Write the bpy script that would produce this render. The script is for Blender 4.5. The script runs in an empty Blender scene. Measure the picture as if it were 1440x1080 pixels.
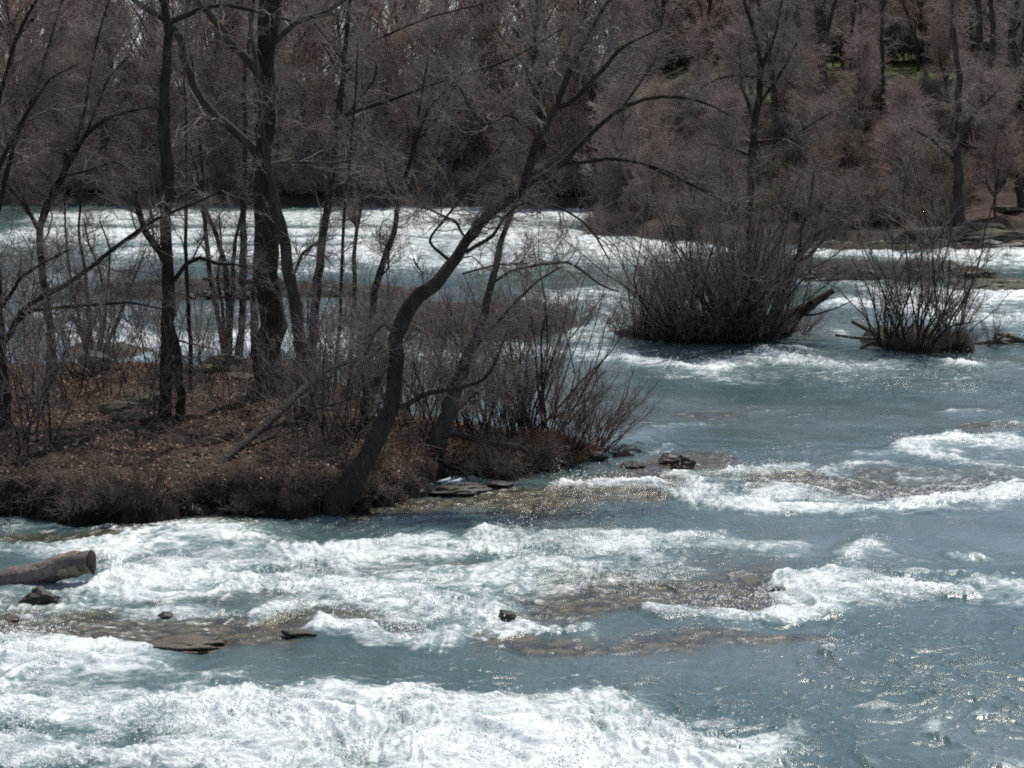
import bpy, bmesh, math, random
import numpy as np
from math import radians, sin, cos, pi, tan, atan

rng = np.random.default_rng(11)
random.seed(5)
sc = bpy.context.scene
COL = sc.collection

# ------------------------------------------------------------------ survey: photo bearing -> ground point
F, CH, HOR = 3600.0, 12.0, 120.0
PITCH = atan((540 - HOR) / F)
FW = np.array([0, cos(PITCH), -sin(PITCH)]); UP = np.array([0, sin(PITCH), cos(PITCH)])

def ray(px, py):
    return np.array([(px - 720) / F, 0, 0]) - UP * ((py - 540) / F) + FW
def at(px, py, z=0.0):
    d = ray(px, py); t = (z - CH) / d[2]
    return np.array([0, 0, CH]) + d * t
def at_y(px, py, Y):
    d = ray(px, py); t = Y / d[1]
    return np.array([0, 0, CH]) + d * t
def hit(px, py, h):
    """first ground the line of sight meets"""
    d = ray(px, py); Y = np.arange(45, 420, .06); Z = CH + d[2] * Y / d[1]; X = d[0] * Y / d[1]
    k = Z < 16; X, Y, Z = X[k], Y[k], Z[k]
    g = h(X, Y); k = np.nonzero((Z <= g) & (g > -.2))[0]
    if len(k): return np.array([X[k[0]], Y[k[0]], float(g[k[0]])])
    p = at(px, py, .2); p[2] = max(.0, float(h(p[0], p[1]))); return p

# ------------------------------------------------------------------ numpy gradient noise
_G = np.random.default_rng(3)
_PERM = _G.permutation(512).astype(np.int32)
_PERM = np.concatenate([_PERM, _PERM, _PERM])
_GA = _G.uniform(0, 2 * pi, 512); _GX = np.cos(_GA).astype(np.float32); _GY = np.sin(_GA).astype(np.float32)
def perlin(x, y):
    x = np.asarray(x, np.float32); y = np.asarray(y, np.float32)
    xf = np.floor(x); yf = np.floor(y)
    xi = xf.astype(np.int32) & 511; yi = yf.astype(np.int32) & 511
    fx = x - xf; fy = y - yf
    u = fx * fx * fx * (fx * (fx * 6 - 15) + 10); v = fy * fy * fy * (fy * (fy * 6 - 15) + 10)
    def g(i, j, dx, dy):
        h = _PERM[_PERM[i] + j] & 511
        return _GX[h] * dx + _GY[h] * dy
    i1 = (xi + 1) & 511; j1 = (yi + 1) & 511
    a = g(xi, yi, fx, fy); b = g(i1, yi, fx - 1, fy)
    c = g(xi, j1, fx, fy - 1); d = g(i1, j1, fx - 1, fy - 1)
    return ((a + u * (b - a)) * (1 - v) + (c + u * (d - c)) * v) * 1.5
def fbm(x, y, o=4, gain=.5):
    s = 0; a = 1.0; f = 1.0
    for k in range(o):
        s = s + a * perlin(x * f + 17.3 * k, y * f - 9.1 * k); a *= gain; f *= 2.03
    return s
def sstep(a, b, x):
    t = np.clip((x - a) / (b - a), 0, 1); return t * t * (3 - 2 * t)
def nrm(v):
    return v / np.maximum(np.linalg.norm(v, axis=-1, keepdims=True), 1e-9)

# ------------------------------------------------------------------ objects
def tag(o, label=None, cat=None, group=None, kind=None):
    if label: o['label'] = label
    if cat: o['category'] = cat
    if group: o['group'] = group
    if kind: o['kind'] = kind
    return o
def empty(name, loc, label, cat, group=None):
    o = bpy.data.objects.new(name, None); COL.objects.link(o); o.location = loc
    o.empty_display_size = .2
    return tag(o, label, cat, group)
def mesh_np(name, V, Q, mat, smooth=True):
    V = np.asarray(V, np.float32); Q = np.asarray(Q, np.int32)
    me = bpy.data.meshes.new(name)
    n, k = Q.shape
    me.vertices.add(len(V)); me.vertices.foreach_set('co', V.ravel())
    me.loops.add(n * k); me.loops.foreach_set('vertex_index', Q.ravel())
    me.polygons.add(n); me.polygons.foreach_set('loop_start', np.arange(0, n * k, k, dtype=np.int32))
    me.polygons.foreach_set('loop_total', np.full(n, k, np.int32))
    me.polygons.foreach_set('use_smooth', np.full(n, smooth, bool))
    me.update(calc_edges=True)
    if mat: me.materials.append(mat)
    return me
def link(name, me, parent=None, loc=None):
    o = bpy.data.objects.new(name, me); COL.objects.link(o)
    if parent: o.parent = parent
    if loc is not None: o.location = loc
    return o
def grid_mesh(name, X, Y, Z, mat, smooth=True):
    r, c = X.shape
    V = np.stack([X, Y, Z], -1).reshape(-1, 3)
    I = np.arange(r * c).reshape(r, c)
    Q = np.stack([I[:-1, :-1], I[:-1, 1:], I[1:, 1:], I[1:, :-1]], -1).reshape(-1, 4)
    return mesh_np(name, V, Q, mat, smooth)

# ------------------------------------------------------------------ node helpers
class Mat:
    def __init__(s, name, rough=.9, spec=.3):
        s.m = bpy.data.materials.new(name); s.m.use_nodes = True
        s.t = s.m.node_tree; s.b = s.t.nodes['Principled BSDF']
        s.b.inputs['Roughness'].default_value = rough
        s.b.inputs['Specular IOR Level'].default_value = spec
        s.co = s.t.nodes.new('ShaderNodeTexCoord')
    def n(s, typ, **kw):
        x = s.t.nodes.new(typ)
        for k, v in kw.items(): setattr(x, k, v)
        return x
    def l(s, a, b): s.t.links.new(a, b)
    def noise(s, scale, detail=5, rough=.6, stretch=(1, 1, 1), off=(0, 0, 0), dist=0.0):
        mp = s.n('ShaderNodeMapping'); mp.inputs['Scale'].default_value = stretch; mp.inputs['Location'].default_value = off
        s.l(s.co.outputs['Object'], mp.inputs[0])
        t = s.n('ShaderNodeTexNoise'); t.inputs['Scale'].default_value = scale
        t.inputs['Detail'].default_value = detail; t.inputs['Roughness'].default_value = rough
        t.inputs['Distortion'].default_value = dist
        s.l(mp.outputs[0], t.inputs['Vector']); return t.outputs['Fac']
    def ramp(s, fac, stops):
        r = s.n('ShaderNodeValToRGB'); e = r.color_ramp.elements
        while len(e) < len(stops): e.new(.5)
        for q, (p, c) in zip(e, stops): q.position = p; q.color = (*c, 1) if len(c) == 3 else c
        s.l(fac, r.inputs[0]); return r.outputs[0]
    def mix(s, f, a, b, mode='MIX'):
        x = s.n('ShaderNodeMix', data_type='RGBA', blend_type=mode)
        for v, i in ((f, 0), (a, 6), (b, 7)):
            if hasattr(v, 'is_linked'): s.l(v, x.inputs[i])
            elif i == 0: x.inputs[0].default_value = v
            else: x.inputs[i].default_value = (*v, 1)
        return x.outputs[2]
    def math(s, op, a, b=None, c=None, clamp=False):
        x = s.n('ShaderNodeMath', operation=op, use_clamp=clamp)
        for i, v in enumerate((a, b, c)):
            if v is None: continue
            if hasattr(v, 'is_linked'): s.l(v, x.inputs[i])
            else: x.inputs[i].default_value = v
        return x.outputs[0]
    def map(s, v, a, b, c=0., d=1.):
        x = s.n('ShaderNodeMapRange', interpolation_type='SMOOTHSTEP')
        s.l(v, x.inputs[0])
        for i, q in zip((1, 2, 3, 4), (a, b, c, d)): x.inputs[i].default_value = q
        return x.outputs[0]
    def attr(s, name): 
        return s.n('ShaderNodeAttribute', attribute_name=name).outputs['Fac']
    def color(s, c):
        if hasattr(c, 'is_linked'): s.l(c, s.b.inputs['Base Color'])
        else: s.b.inputs['Base Color'].default_value = (*c, 1)
    def bump(s, h, strength=.5, dist=.05):
        x = s.n('ShaderNodeBump'); x.inputs['Strength'].default_value = strength; x.inputs['Distance'].default_value = dist
        s.l(h, x.inputs['Height']); s.l(x.outputs[0], s.b.inputs['Normal'])
    def rnd(s): return s.n('ShaderNodeObjectInfo').outputs['Random']

def bark(name, dark, light, moss=None, sc_=1.0):
    m = Mat(name, .92, .2)
    a = m.noise(9 * sc_, 7, .65, (1, 1, .16)); b = m.noise(1.3 * sc_, 3, .5)
    c = m.ramp(a, [(.32, dark), (.72, light)])
    c = m.mix(m.map(b, .35, .7, 0, .6), c, tuple(x * .55 for x in dark))
    if moss:
        g = m.noise(3.0, 5, .6, (1, 1, .5), (7, 3, 1)); c = m.mix(m.map(g, .55, .68, 0, .7), c, moss)
    m.color(c); m.bump(a, 1.0, .09); return m.m
def twigmat(name, a, b):
    m = Mat(name, .75, .35)
    n = m.noise(.8, 3, .6); r = m.rnd()
    m.color(m.mix(m.math('ADD', m.math('MULTIPLY', n, .8), m.math('MULTIPLY', r, .3), clamp=True), a, b))
    return m.m

M = {}
M['bark'] = bark('dark_bark', (.022, .018, .015), (.075, .06, .05), (.055, .06, .03))
M['bark_grey'] = bark('grey_bark', (.045, .039, .034), (.13, .115, .10), (.08, .085, .045))
M['bark_moss'] = bark('mossy_bark', (.05, .045, .035), (.13, .12, .09), (.11, .115, .045))
M['bark_far'] = bark('far_bark', (.035, .029, .025), (.10, .083, .072), None, .5)
M['twig'] = twigmat('twig_bark', (.10, .075, .065), (.30, .245, .22))
M['twig_red'] = twigmat('red_twig_bark', (.10, .06, .048), (.24, .16, .13))
M['twig_far'] = twigmat('far_twig_bark', (.15, .12, .10), (.34, .275, .24))
M['twig_f1'] = twigmat('mauve_twig_bark', (.225, .165, .140), (.48, .37, .325))
M['twig_f2'] = twigmat('brown_twig_bark', (.215, .155, .118), (.46, .35, .28))
M['twig_f3'] = twigmat('grey_twig_bark', (.235, .19, .16), (.50, .42, .365))
M['twig_f4'] = twigmat('russet_twig_bark', (.22, .145, .118), (.46, .325, .27))
M['twig_f6'] = twigmat('umber_twig_bark', (.12, .088, .070), (.29, .22, .18))
M['twig_f7'] = twigmat('ashen_twig_bark', (.15, .12, .10), (.34, .28, .24))
M['twig_f5'] = twigmat('dun_twig_bark', (.14, .112, .085), (.33, .27, .205))
M['twig_brush'] = twigmat('brush_twig_bark', (.05, .038, .030), (.28, .22, .175))
M['twig_dark'] = twigmat('dark_twig_bark', (.025, .02, .017), (.09, .07, .058))
M['twig_pale'] = twigmat('pale_twig_bark', (.10, .075, .06), (.40, .34, .29))
M['twig_green'] = twigmat('budding_twig_bark', (.11, .11, .05), (.19, .19, .09))

def litter(name, tones, shadow, scale=9):
    m = Mat(name, .95, .15)
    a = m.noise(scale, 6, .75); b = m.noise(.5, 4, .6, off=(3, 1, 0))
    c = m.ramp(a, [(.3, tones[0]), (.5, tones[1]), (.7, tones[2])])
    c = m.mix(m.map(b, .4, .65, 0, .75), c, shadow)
    m.color(c); m.bump(a, 1.0, .08); return m
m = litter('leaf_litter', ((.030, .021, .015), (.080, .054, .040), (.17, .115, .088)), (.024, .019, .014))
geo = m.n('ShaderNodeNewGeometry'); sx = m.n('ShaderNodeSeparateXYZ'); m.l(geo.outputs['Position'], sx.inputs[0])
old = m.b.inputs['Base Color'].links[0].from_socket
m.color(m.mix(m.map(m.math('ADD', sx.outputs[2], m.math('MULTIPLY', m.noise(.8, 4), .5)), .55, .95), (.018, .014, .010), old)); M['litter'] = m.m  # soil darkens towards the water: the bank's shade painted into its colour
# far slope: leaf litter below, lawn on the plateau
m = litter('far_slope_soil', ((.028, .018, .014), (.075, .046, .035), (.15, .095, .072)), (.028, .021, .016), 2.5)
geo = m.n('ShaderNodeNewGeometry'); sx = m.n('ShaderNodeSeparateXYZ'); m.l(geo.outputs['Position'], sx.inputs[0])
old = m.b.inputs['Base Color'].links[0].from_socket
gn = m.noise(.25, 4, .6)
gz = m.math('ADD', sx.outputs[2], m.math('MULTIPLY', gn, 1.6))
lawn = m.mix(m.map(m.noise(1.1, 6, .7), .35, .65), (.035, .05, .018), (.10, .12, .04))
old = m.mix(m.map(m.math('ADD', sx.outputs[2], m.math('MULTIPLY', m.noise(.5, 5, .6, (.4, 1, 3)), 1.2)), 1.2, 2.1), m.mix(m.noise(1.2, 5, .7, (.3, .5, 5)), (.018, .015, .012), (.11, .092, .07)), old)
m.color(m.mix(m.math('MULTIPLY', m.map(gz, 10.9, 11.3), m.map(sx.outputs[0], 12, 26)), old, lawn)); M['far_soil'] = m.m

def rockmat(name, a, b, rough, spec, moss=None):
    m = Mat(name, rough, spec)
    n = m.noise(3.5, 8, .65); k = m.noise(14, 5, .7)
    c = m.ramp(n, [(.3, a), (.7, b)])
    if moss: c = m.mix(m.map(m.noise(2.2, 4, .6, off=(4, 4, 4)), .5, .65, 0, .7), c, moss)
    m.color(c); m.bump(k, .8, .04); return m.m
M['rock_wet'] = rockmat('wet_rock', (.016, .013, .011), (.055, .044, .035), .55, .35, (.035, .035, .012))
M['rock_slab'] = rockmat('wet_brown_slab', (.035, .026, .015), (.10, .075, .042), .45, .4)
M['rock_dry'] = rockmat('dry_rock', (.10, .09, .075), (.26, .24, .20), .9, .2, (.12, .12, .06))
M['rock_moss'] = rockmat('mossy_rock', (.05, .045, .035), (.14, .125, .095), .9, .2, (.09, .095, .04))
def plain(name, c, rough=.7, spec=.3, v=.25, scale=30):
    m = Mat(name, rough, spec)
    n = m.noise(scale, 3); m.color(m.mix(n, tuple(x * (1 - v) for x in c), tuple(min(1, x * (1 + v)) for x in c))); return m.m
M['gull_white'] = plain('gull_white', (.75, .75, .76), v=.08)
M['gull_grey'] = plain('gull_grey', (.36, .38, .42), v=.08)
M['gull_dark'] = plain('gull_dark', (.03, .03, .03))
M['gull_yellow'] = plain('gull_yellow', (.6, .42, .08))
M['log_bare'] = bark('bare_log', (.13, .105, .095), (.34, .285, .26), None, 1.4)
M['log_pale'] = bark('pale_wood', (.22, .17, .11), (.46, .38, .27), None, 1.2)
M['log_drift'] = bark('drift_wood', (.10, .08, .06), (.28, .23, .18), None, 1.2)
M['log_dark'] = bark('wet_wood', (.02, .016, .013), (.07, .05, .04), None, 1.2)
m = Mat('dead_leaf', .8, .25); r = m.attr('tone')
m.color(m.ramp(r, [(0, (.085, .042, .028)), (.55, (.30, .168, .11)), (1, (.60, .46, .35))])); M['leaf'] = m.m
m = Mat('dead_grass', .8, .25); r = m.attr('tone')
m.color(m.ramp(r, [(0, (.13, .065, .04)), (.6, (.26, .15, .09)), (1, (.40, .29, .17))])); M['grass'] = m.m

# ------------------------------------------------------------------ wood: bundles of tapered tubes
class Wood:
    def __init__(s): s.V = []; s.Q = []; s.n = 0
    def add(s, P, R, sides=3, cap=False):
        P = np.asarray(P, float); R = np.asarray(R, float)
        if P.ndim == 2: P = P[None]; R = R[None]
        N, K, _ = P.shape
        T = nrm(np.gradient(P, axis=1))
        ref = nrm(np.cross(nrm(P[:, -1] - P[:, 0] + 1e-6), nrm(rng.normal(size=(N, 3)))))
        u = nrm(ref[:, None] - (ref[:, None] * T).sum(-1, keepdims=True) * T); v = np.cross(T, u)
        a = np.arange(sides) * 2 * pi / sides
        rr_ = R[:, :, None, None] * (1 + (.10 * rng.normal(size=(N, K, sides, 1)) * .6 + .10 * np.sin(a * 3 + rng.uniform(0, 6))[None, None, :, None] if sides >= 8 else 0))
        V = P[:, :, None] + rr_ * (np.cos(a)[None, None, :, None] * u[:, :, None] + np.sin(a)[None, None, :, None] * v[:, :, None])
        I = s.n + np.arange(N * K * sides).reshape(N, K, sides)
        J = np.roll(I, -1, axis=2)
        s.Q.append(np.stack([I[:, :-1], J[:, :-1], J[:, 1:], I[:, 1:]], -1).reshape(-1, 4))
        s.V.append(V.reshape(-1, 3)); s.n += N * K * sides
        if cap and sides == 4: s.Q.append(I[:, -1].reshape(-1, 4))
    def mesh(s, name, mat, origin=(0, 0, 0)):
        return mesh_np(name, np.concatenate(s.V) - np.asarray(origin), np.concatenate(s.Q), mat)

def spawn(P, R, n, t=(.25, 1), L=(.4, 1.0), ang=(25, 65), up=.15, K=5, wander=.18, trop=.05, rr=.55, rmin=.003, rmax=1, rel=None):
    """child branches off every parent polyline"""
    N, Kp, _ = P.shape; idx = np.repeat(np.arange(N), n); m = len(idx)
    tt = rng.uniform(t[0], t[1], m); f = tt * (Kp - 1); i = np.minimum(f.astype(int), Kp - 2); w = (f - i)[:, None]
    p0 = P[idx, i] * (1 - w) + P[idx, i + 1] * w; T = nrm(P[idx, i + 1] - P[idx, i])
    r0 = R[idx, i] * (1 - w[:, 0]) + R[idx, i + 1] * w[:, 0]
    q = rng.normal(size=(m, 3)); q = nrm(q - (q * T).sum(1, keepdims=True) * T)
    a = np.radians(rng.uniform(ang[0], ang[1], m))[:, None]
    d = nrm(np.cos(a) * T + np.sin(a) * q + np.array([0, 0, up]))
    LL = rng.uniform(L[0], L[1], m) * (1.15 - .55 * tt)
    if rel is not None:
        pl = np.linalg.norm(np.diff(P, axis=1), axis=2).sum(1)[idx]; LL = LL * pl * rel
    rs = np.clip(np.minimum(r0 * rr, LL * .022), rmin, rmax)
    out = np.empty((m, K, 3)); out[:, 0] = p0
    for k in range(1, K):
        out[:, k] = out[:, k - 1] + d * (LL / (K - 1))[:, None]
        d = nrm(d + wander * rng.normal(size=(m, 3)) + np.array([0, 0, trop]))
    RR = rs[:, None] * np.linspace(1, .38, K)[None] 
    return out, np.maximum(RR, rmin * .45)

def trace(pts, Y, k=36, lean=0.0, wob=.02, ground=None):
    """(photo x, photo y, photo width) stations of a stem standing at distance Y -> world polyline and radii"""
    pts = np.array(pts, float)
    c = np.concatenate([[0], np.cumsum(np.hypot(*np.diff(pts[:, :2], axis=0).T))]); s = np.linspace(0, c[-1], k)
    # smooth interpolation through the stations
    def ip(v):
        y = np.interp(s, c, v); z = np.convolve(np.pad(y, 2, mode='edge'), [.1, .2, .4, .2, .1], 'valid'); z[0] = y[0]; z[-1] = y[-1]; return z
    X, Yp, W = ip(pts[:, 0]), ip(pts[:, 1]), ip(pts[:, 2])
    ph = rng.uniform(0, 100)
    P = []
    for i in range(k):
        h = (Yp[0] - Yp[i]) * Y / F
        dy = lean * h + .06 * max(h, 0) * sin(i * .23 + ph)
        P.append(at_y(X[i], Yp[i], Y + dy))
    P = np.array(P)
    R = W * .5 * Y / F
    j = (perlin(s * .035 + ph, s * 0 + ph) + .6 * perlin(s * .09 + ph, s * 0 + 3))
    P[1:, 0] += (R * .42 * j)[1:]
    R = R * (1 + .10 * perlin(s * .12 + ph, s * 0 + 7.7))
    return P, R

# ------------------------------------------------------------------ island ground
def poly_world(px, z=0.): return [tuple(at(a, b, z)[:2]) for a, b in px]
near_edge = poly_world([(-420, 742), (-200, 738), (0, 730), (60, 733), (120, 738), (215, 735), (260, 726), (330, 726), (400, 728), (490, 727), (550, 712), (590, 694), (620, 672), (660, 668), (715, 676), (745, 668), (790, 658), (850, 643), (884, 634)])
far_edge = poly_world([(868, 618), (820, 606), (760, 598), (690, 592), (620, 590)], .6) + poly_world([(560, 566), (520, 548), (470, 523), (440, 506), (400, 498), (340, 502), (270, 508), (200, 508), (120, 506), (0, 503), (-420, 503)], 1.1)
ISL = np.array(near_edge + far_edge)
def sdist(x, y, poly):
    x = np.asarray(x, float); y = np.asarray(y, float)
    d = np.full(np.shape(x), 1e9); ins = np.zeros(np.shape(x), bool)
    n = len(poly)
    for i in range(n):
        ax, ay = poly[i]; bx, by = poly[(i + 1) % n]
        ex, ey = bx - ax, by - ay
        t = np.clip(((x - ax) * ex + (y - ay) * ey) / (ex * ex + ey * ey + 1e-12), 0, 1)
        d = np.minimum(d, np.hypot(x - ax - t * ex, y - ay - t * ey))
        c = ((ay > y) != (by > y)) & (x < (bx - ax) * (y - ay) / (by - ay + 1e-12) + ax)
        ins ^= c
    return np.where(ins, d, -d)
def h_isl(x, y):
    x = np.asarray(x, float); y = np.asarray(y, float)
    s = sdist(x, y, ISL) + .45 * fbm(x * .55, y * .5, 4) + .30 * fbm(x * 2.0 + 5, y * 1.7, 4) + .1
    top = .35 + .95 * sstep(3.5, -7, x)
    e = np.clip(s / np.clip(.75 + .5 * sstep(-6, 2, x) + .7 * perlin(x * .45 + 8, y * .3), .3, 2), -1, 1)
    edge = np.where(e > 0, np.clip(e, 0, 1) ** .6, e * 1.2)
    bumps = .18 * fbm(x * .35 + 4, y * .35, 4) + .09 * fbm(x * 1.7, y * 1.7, 4)
    return np.where(e > 0, top * edge * (.72 + .28 * np.clip(s / 5, 0, 1)) + bumps * np.clip(e, 0, 1), .5 * e)
gx = np.arange(-34, 6.5, .14); gy = np.arange(67, 107, .14)
GX, GY = np.meshgrid(gx, gy)
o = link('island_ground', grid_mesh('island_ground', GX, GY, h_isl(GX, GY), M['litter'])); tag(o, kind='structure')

# ------------------------------------------------------------------ far bank
shore_pts = [(-1600, 288), (-200, 288), (200, 289), (560, 291), (800, 293), (840, 296), (866, 326), (900, 338), (1000, 341), (1130, 344), (1300, 345), (1440, 346), (2600, 346)]
SH = np.array([at(a, b)[:2] for a, b in shore_pts]); SH = SH[np.argsort(SH[:, 0])]
def h_far(x, y):
    x = np.asarray(x, float); y = np.asarray(y, float)
    s = y - np.interp(x, SH[:, 0], SH[:, 1]) + 1.2 * fbm(x * .15, y * .15, 3)
    r = sstep(8, 24, x)
    left = 1.1 * sstep(0, 1.5, s) + 9 * sstep(4, 75, s)
    right = 1.0 * sstep(0, .8, s) + .5 * sstep(2, 7, s) + 8.9 * sstep(5, 46, s) + 6.5 * sstep(44, 150, s)
    z = left * (1 - r) + right * r + (.35 * fbm(x * .3, y * .3, 4)) * sstep(0, 5, s) * (1 - .75 * sstep(40, 50, s) * r)
    g = .9 * np.abs(fbm(x * .13 + y * .05 + 9, y * .03, 2)) * sstep(8, 20, s) * sstep(45, 30, s) * r
    return np.where(s > 0, z - 1.3 * g, -1.2 * sstep(0, -3, s))
gx = np.concatenate([np.linspace(-1500, -130, 14)[:-1], np.arange(-130, 130, .9), np.linspace(130, 1500, 14)])
gy = np.concatenate([np.arange(180, 330, .7), np.linspace(330, 3000, 24)])
GX, GY = np.meshgrid(gx, gy)
o = link('far_bank', grid_mesh('far_bank', GX, GY, h_far(GX, np.minimum(GY, 420)), M['far_soil'])); tag(o, kind='structure')

# ------------------------------------------------------------------ river
WB = []  # strokes of white water: x1,y1,x2,y2,half-width(px),strength
def f(*a): WB.append(a)
# foreground white water
for a in [(-60, 935, 120, 938, 20, .9), (120, 945, 330, 950, 8, .45), (-60, 985, 80, 1000, 28, .75), (60, 1015, 330, 1010, 26, .72), (-40, 1075, 150, 1082, 16, .7),
          (240, 1030, 520, 1020, 40, .985), (-60, 1040, 240, 1040, 26, .6), (330, 985, 400, 990, 14, .5), (520, 985, 580, 975, 14, .55), (430, 1060, 920, 1062, 44, 1.0), (250, 1085, 920, 1090, 44, 1.0), (560, 1008, 820, 1022, 24, .8),
          (800, 1030, 960, 1045, 18, .7), (930, 1060, 1040, 1050, 14, .6), (1040, 1050, 1120, 1040, 12, .5), (900, 1085, 1100, 1085, 14, .5),
          (1000, 1010, 1130, 1015, 8, .18), (1180, 924, 1205, 925, 4, .7), (1320, 1040, 1345, 1052, 10, .45), (1260, 1010, 1330, 1012, 7, .3), (1390, 1015, 1440, 1018, 6, .38), (1250, 1075, 1440, 1078, 8, .38), (1240, 1000, 1290, 990, 5, .3),
          # middle rapids
          (0, 768, 150, 775, 10, .55), (140, 775, 330, 762, 16, .75), (270, 755, 420, 745, 7, .4), (390, 775, 700, 770, 11, .95), (640, 757, 900, 755, 8, .6), (700, 772, 960, 770, 11, .7), (900, 768, 1090, 772, 8, .5),
          (150, 812, 330, 812, 17, .95), (300, 800, 560, 792, 10, .5), (330, 830, 520, 838, 12, .75), (500, 838, 680, 855, 14, .65), (560, 862, 690, 880, 14, .85), (600, 810, 950, 800, 12, .38), (380, 862, 520, 868, 8, .65), (480, 893, 640, 902, 6, .8), (230, 850, 330, 862, 8, .45), (90, 862, 160, 850, 8, .4),
          (0, 858, 60, 862, 5, .4), (50, 905, 130, 888, 7, .5), (-20, 900, 60, 915, 8, .6), (700, 838, 900, 832, 8, .3), (740, 800, 900, 815, 14, .3), (640, 825, 780, 812, 8, .35), (720, 882, 850, 880, 5, .5), (0, 735, 260, 742, 3, .3),
          # right hand rollers
          (1140, 832, 1260, 825, 13, 1.0), (1170, 815, 1230, 812, 7, .7), (1260, 835, 1360, 848, 8, .75), (1060, 855, 1150, 845, 9, .85), (930, 870, 1080, 862, 8, .65), (1190, 785, 1235, 775, 8, .85), (1240, 780, 1290, 786, 4, .3),
          (1330, 775, 1380, 775, 5, .55), (1290, 800, 1370, 800, 6, .5), (1350, 825, 1440, 832, 9, .45), (1400, 850, 1440, 842, 7, .5), (1380, 818, 1440, 812, 6, .35), (960, 765, 1000, 758, 5, .4),
          # middle ledge on the right
          (990, 702, 1120, 708, 9, 1.0), (1100, 712, 1260, 712, 6, .75), (1240, 708, 1440, 702, 7, .9), (1290, 706, 1440, 706, 8, .7), (900, 690, 1010, 694, 5, .75), (760, 686, 900, 682, 4, .75), (960, 680, 1050, 672, 5, .55), (1030, 668, 1120, 658, 5, .65), (1160, 668, 1210, 655, 6, .35), (1200, 730, 1300, 728, 4, .3),
          (1260, 628, 1340, 618, 7, .8), (1310, 632, 1440, 622, 6, .85), (1290, 640, 1350, 645, 7, .55), (1370, 650, 1440, 660, 10, .3), (1230, 640, 1300, 632, 5, .45), (1350, 582, 1380, 584, 3, .4), (1410, 598, 1440, 605, 6, .4),
          (910, 608, 990, 596, 5, .4), (890, 635, 950, 625, 3, .5), (1210, 660, 1240, 655, 4, .35), (1060, 582, 1080, 583, 2.5, .4), (1280, 670, 1440, 680, 10, .22),
          # upper river
          (900, 512, 1010, 518, 8, .75), (1000, 515, 1090, 505, 7, .6), (1060, 502, 1160, 515, 6, .6), (1070, 490, 1130, 490, 4, .6), (1150, 508, 1260, 512, 6, .45), (1330, 514, 1385, 518, 4, .95), (960, 530, 1320, 532, 10, .25), (1380, 505, 1440, 520, 7, .2),
          (560, 500, 720, 505, 8, .65), (700, 492, 900, 505, 6, .65), (820, 475, 890, 440, 16, .6), (760, 425, 860, 415, 10, .75), (560, 465, 700, 470, 10, .3),
          (60, 325, 560, 335, 20, .93), (60, 305, 560, 305, 7, .85), (200, 352, 560, 357, 10, .9), (540, 325, 880, 345, 24, .9), (850, 352, 1000, 352, 9, .85), (560, 300, 820, 304, 7, .9), (380, 385, 480, 380, 5, .5), (560, 370, 720, 372, 10, .6),
          (180, 485, 330, 480, 14, .8), (360, 475, 520, 490, 18, .85), (100, 470, 220, 490, 14, .6), (260, 440, 460, 440, 12, .25), (150, 410, 280, 415, 4, .35), (60, 400, 150, 380, 12, .5), (60, 440, 160, 450, 14, .5),
          (1330, 358, 1500, 358, 8, 1.2), (1130, 356, 1330, 362, 6, .95), (1350, 372, 1500, 374, 6, .7), (1130, 400, 1250, 392, 5, .45), (1230, 410, 1450, 420, 9, .85), (1210, 430, 1340, 440, 12, .7), (1330, 445, 1480, 450, 14, .75), (1140, 432, 1200, 428, 5, .6), (1180, 470, 1220, 482, 7, .45), (1370, 425, 1480, 412, 6, .9)]: f(*a)
HB = [(-40, 838, 130, 812, 8, .8), (0, 868, 160, 876, 10, .6), (110, 900, 420, 902, 9, .7), (20, 886, 420, 893, 9, .85), (190, 868, 330, 870, 6, .7), (60, 320, 560, 321, 2, .6), (120, 347, 520, 345, 2.2, .6), (300, 333, 700, 336, 1.8, .5), (330, 806, 480, 812, 5, .5), (420, 798, 620, 800, 6, .5), (700, 790, 860, 792, 6, .5), (100, 790, 260, 793, 4, .5), (250, 845, 420, 850, 6, .5), (180, 1046, 195, 1046, 20, .9), (20, 1036, 90, 1040, 12, .6), (110, 975, 200, 985, 10, .5), (300, 965, 420, 960, 12, .5), (90, 1000, 150, 990, 8, .4), (520, 1000, 580, 1005, 12, .35), (610, 800, 640, 800, 6, .4)]
BB = [  # brown shallows over rock
      (560, 880, 420, 885, 9, .8), (420, 896, 110, 900, 19, 1.), (-10, 868, 160, 880, 18, 1.), (180, 868, 420, 878, 12, 1.), (230, 870, 400, 880, 9, .7), (770, 830, 1110, 828, 16, .9), (780, 848, 1000, 845, 12, .7), (700, 868, 900, 862, 9, .7), (880, 800, 1100, 795, 10, .4), (690, 900, 1160, 900, 11, .75), (400, 800, 640, 800, 7, .45), (200, 835, 420, 845, 9, .55), (0, 750, 320, 745, 9, .8),
      (540, 715, 900, 705, 14, .85), (720, 700, 1000, 668, 12, .85), (900, 660, 1130, 675, 9, .9), (1100, 690, 1440, 690, 12, .85), (1230, 670, 1440, 665, 14, .55), (1360, 602, 1440, 600, 5, .8), (900, 645, 1020, 645, 6, .8), (1050, 575, 960, 580, 7, .35), (960, 585, 1120, 590, 9, .35), (1250, 610, 1440, 612, 8, .35), (1200, 740, 1440, 745, 10, .3),
      (1350, 395, 1460, 398, 6, .9), (520, 455, 700, 450, 14, .4), (880, 480, 1180, 470, 7, .4), (1100, 860, 1300, 880, 6, .15), (680, 742, 850, 740, 5, .4), (1130, 348, 1330, 348, 2.5, .8)]
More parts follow.
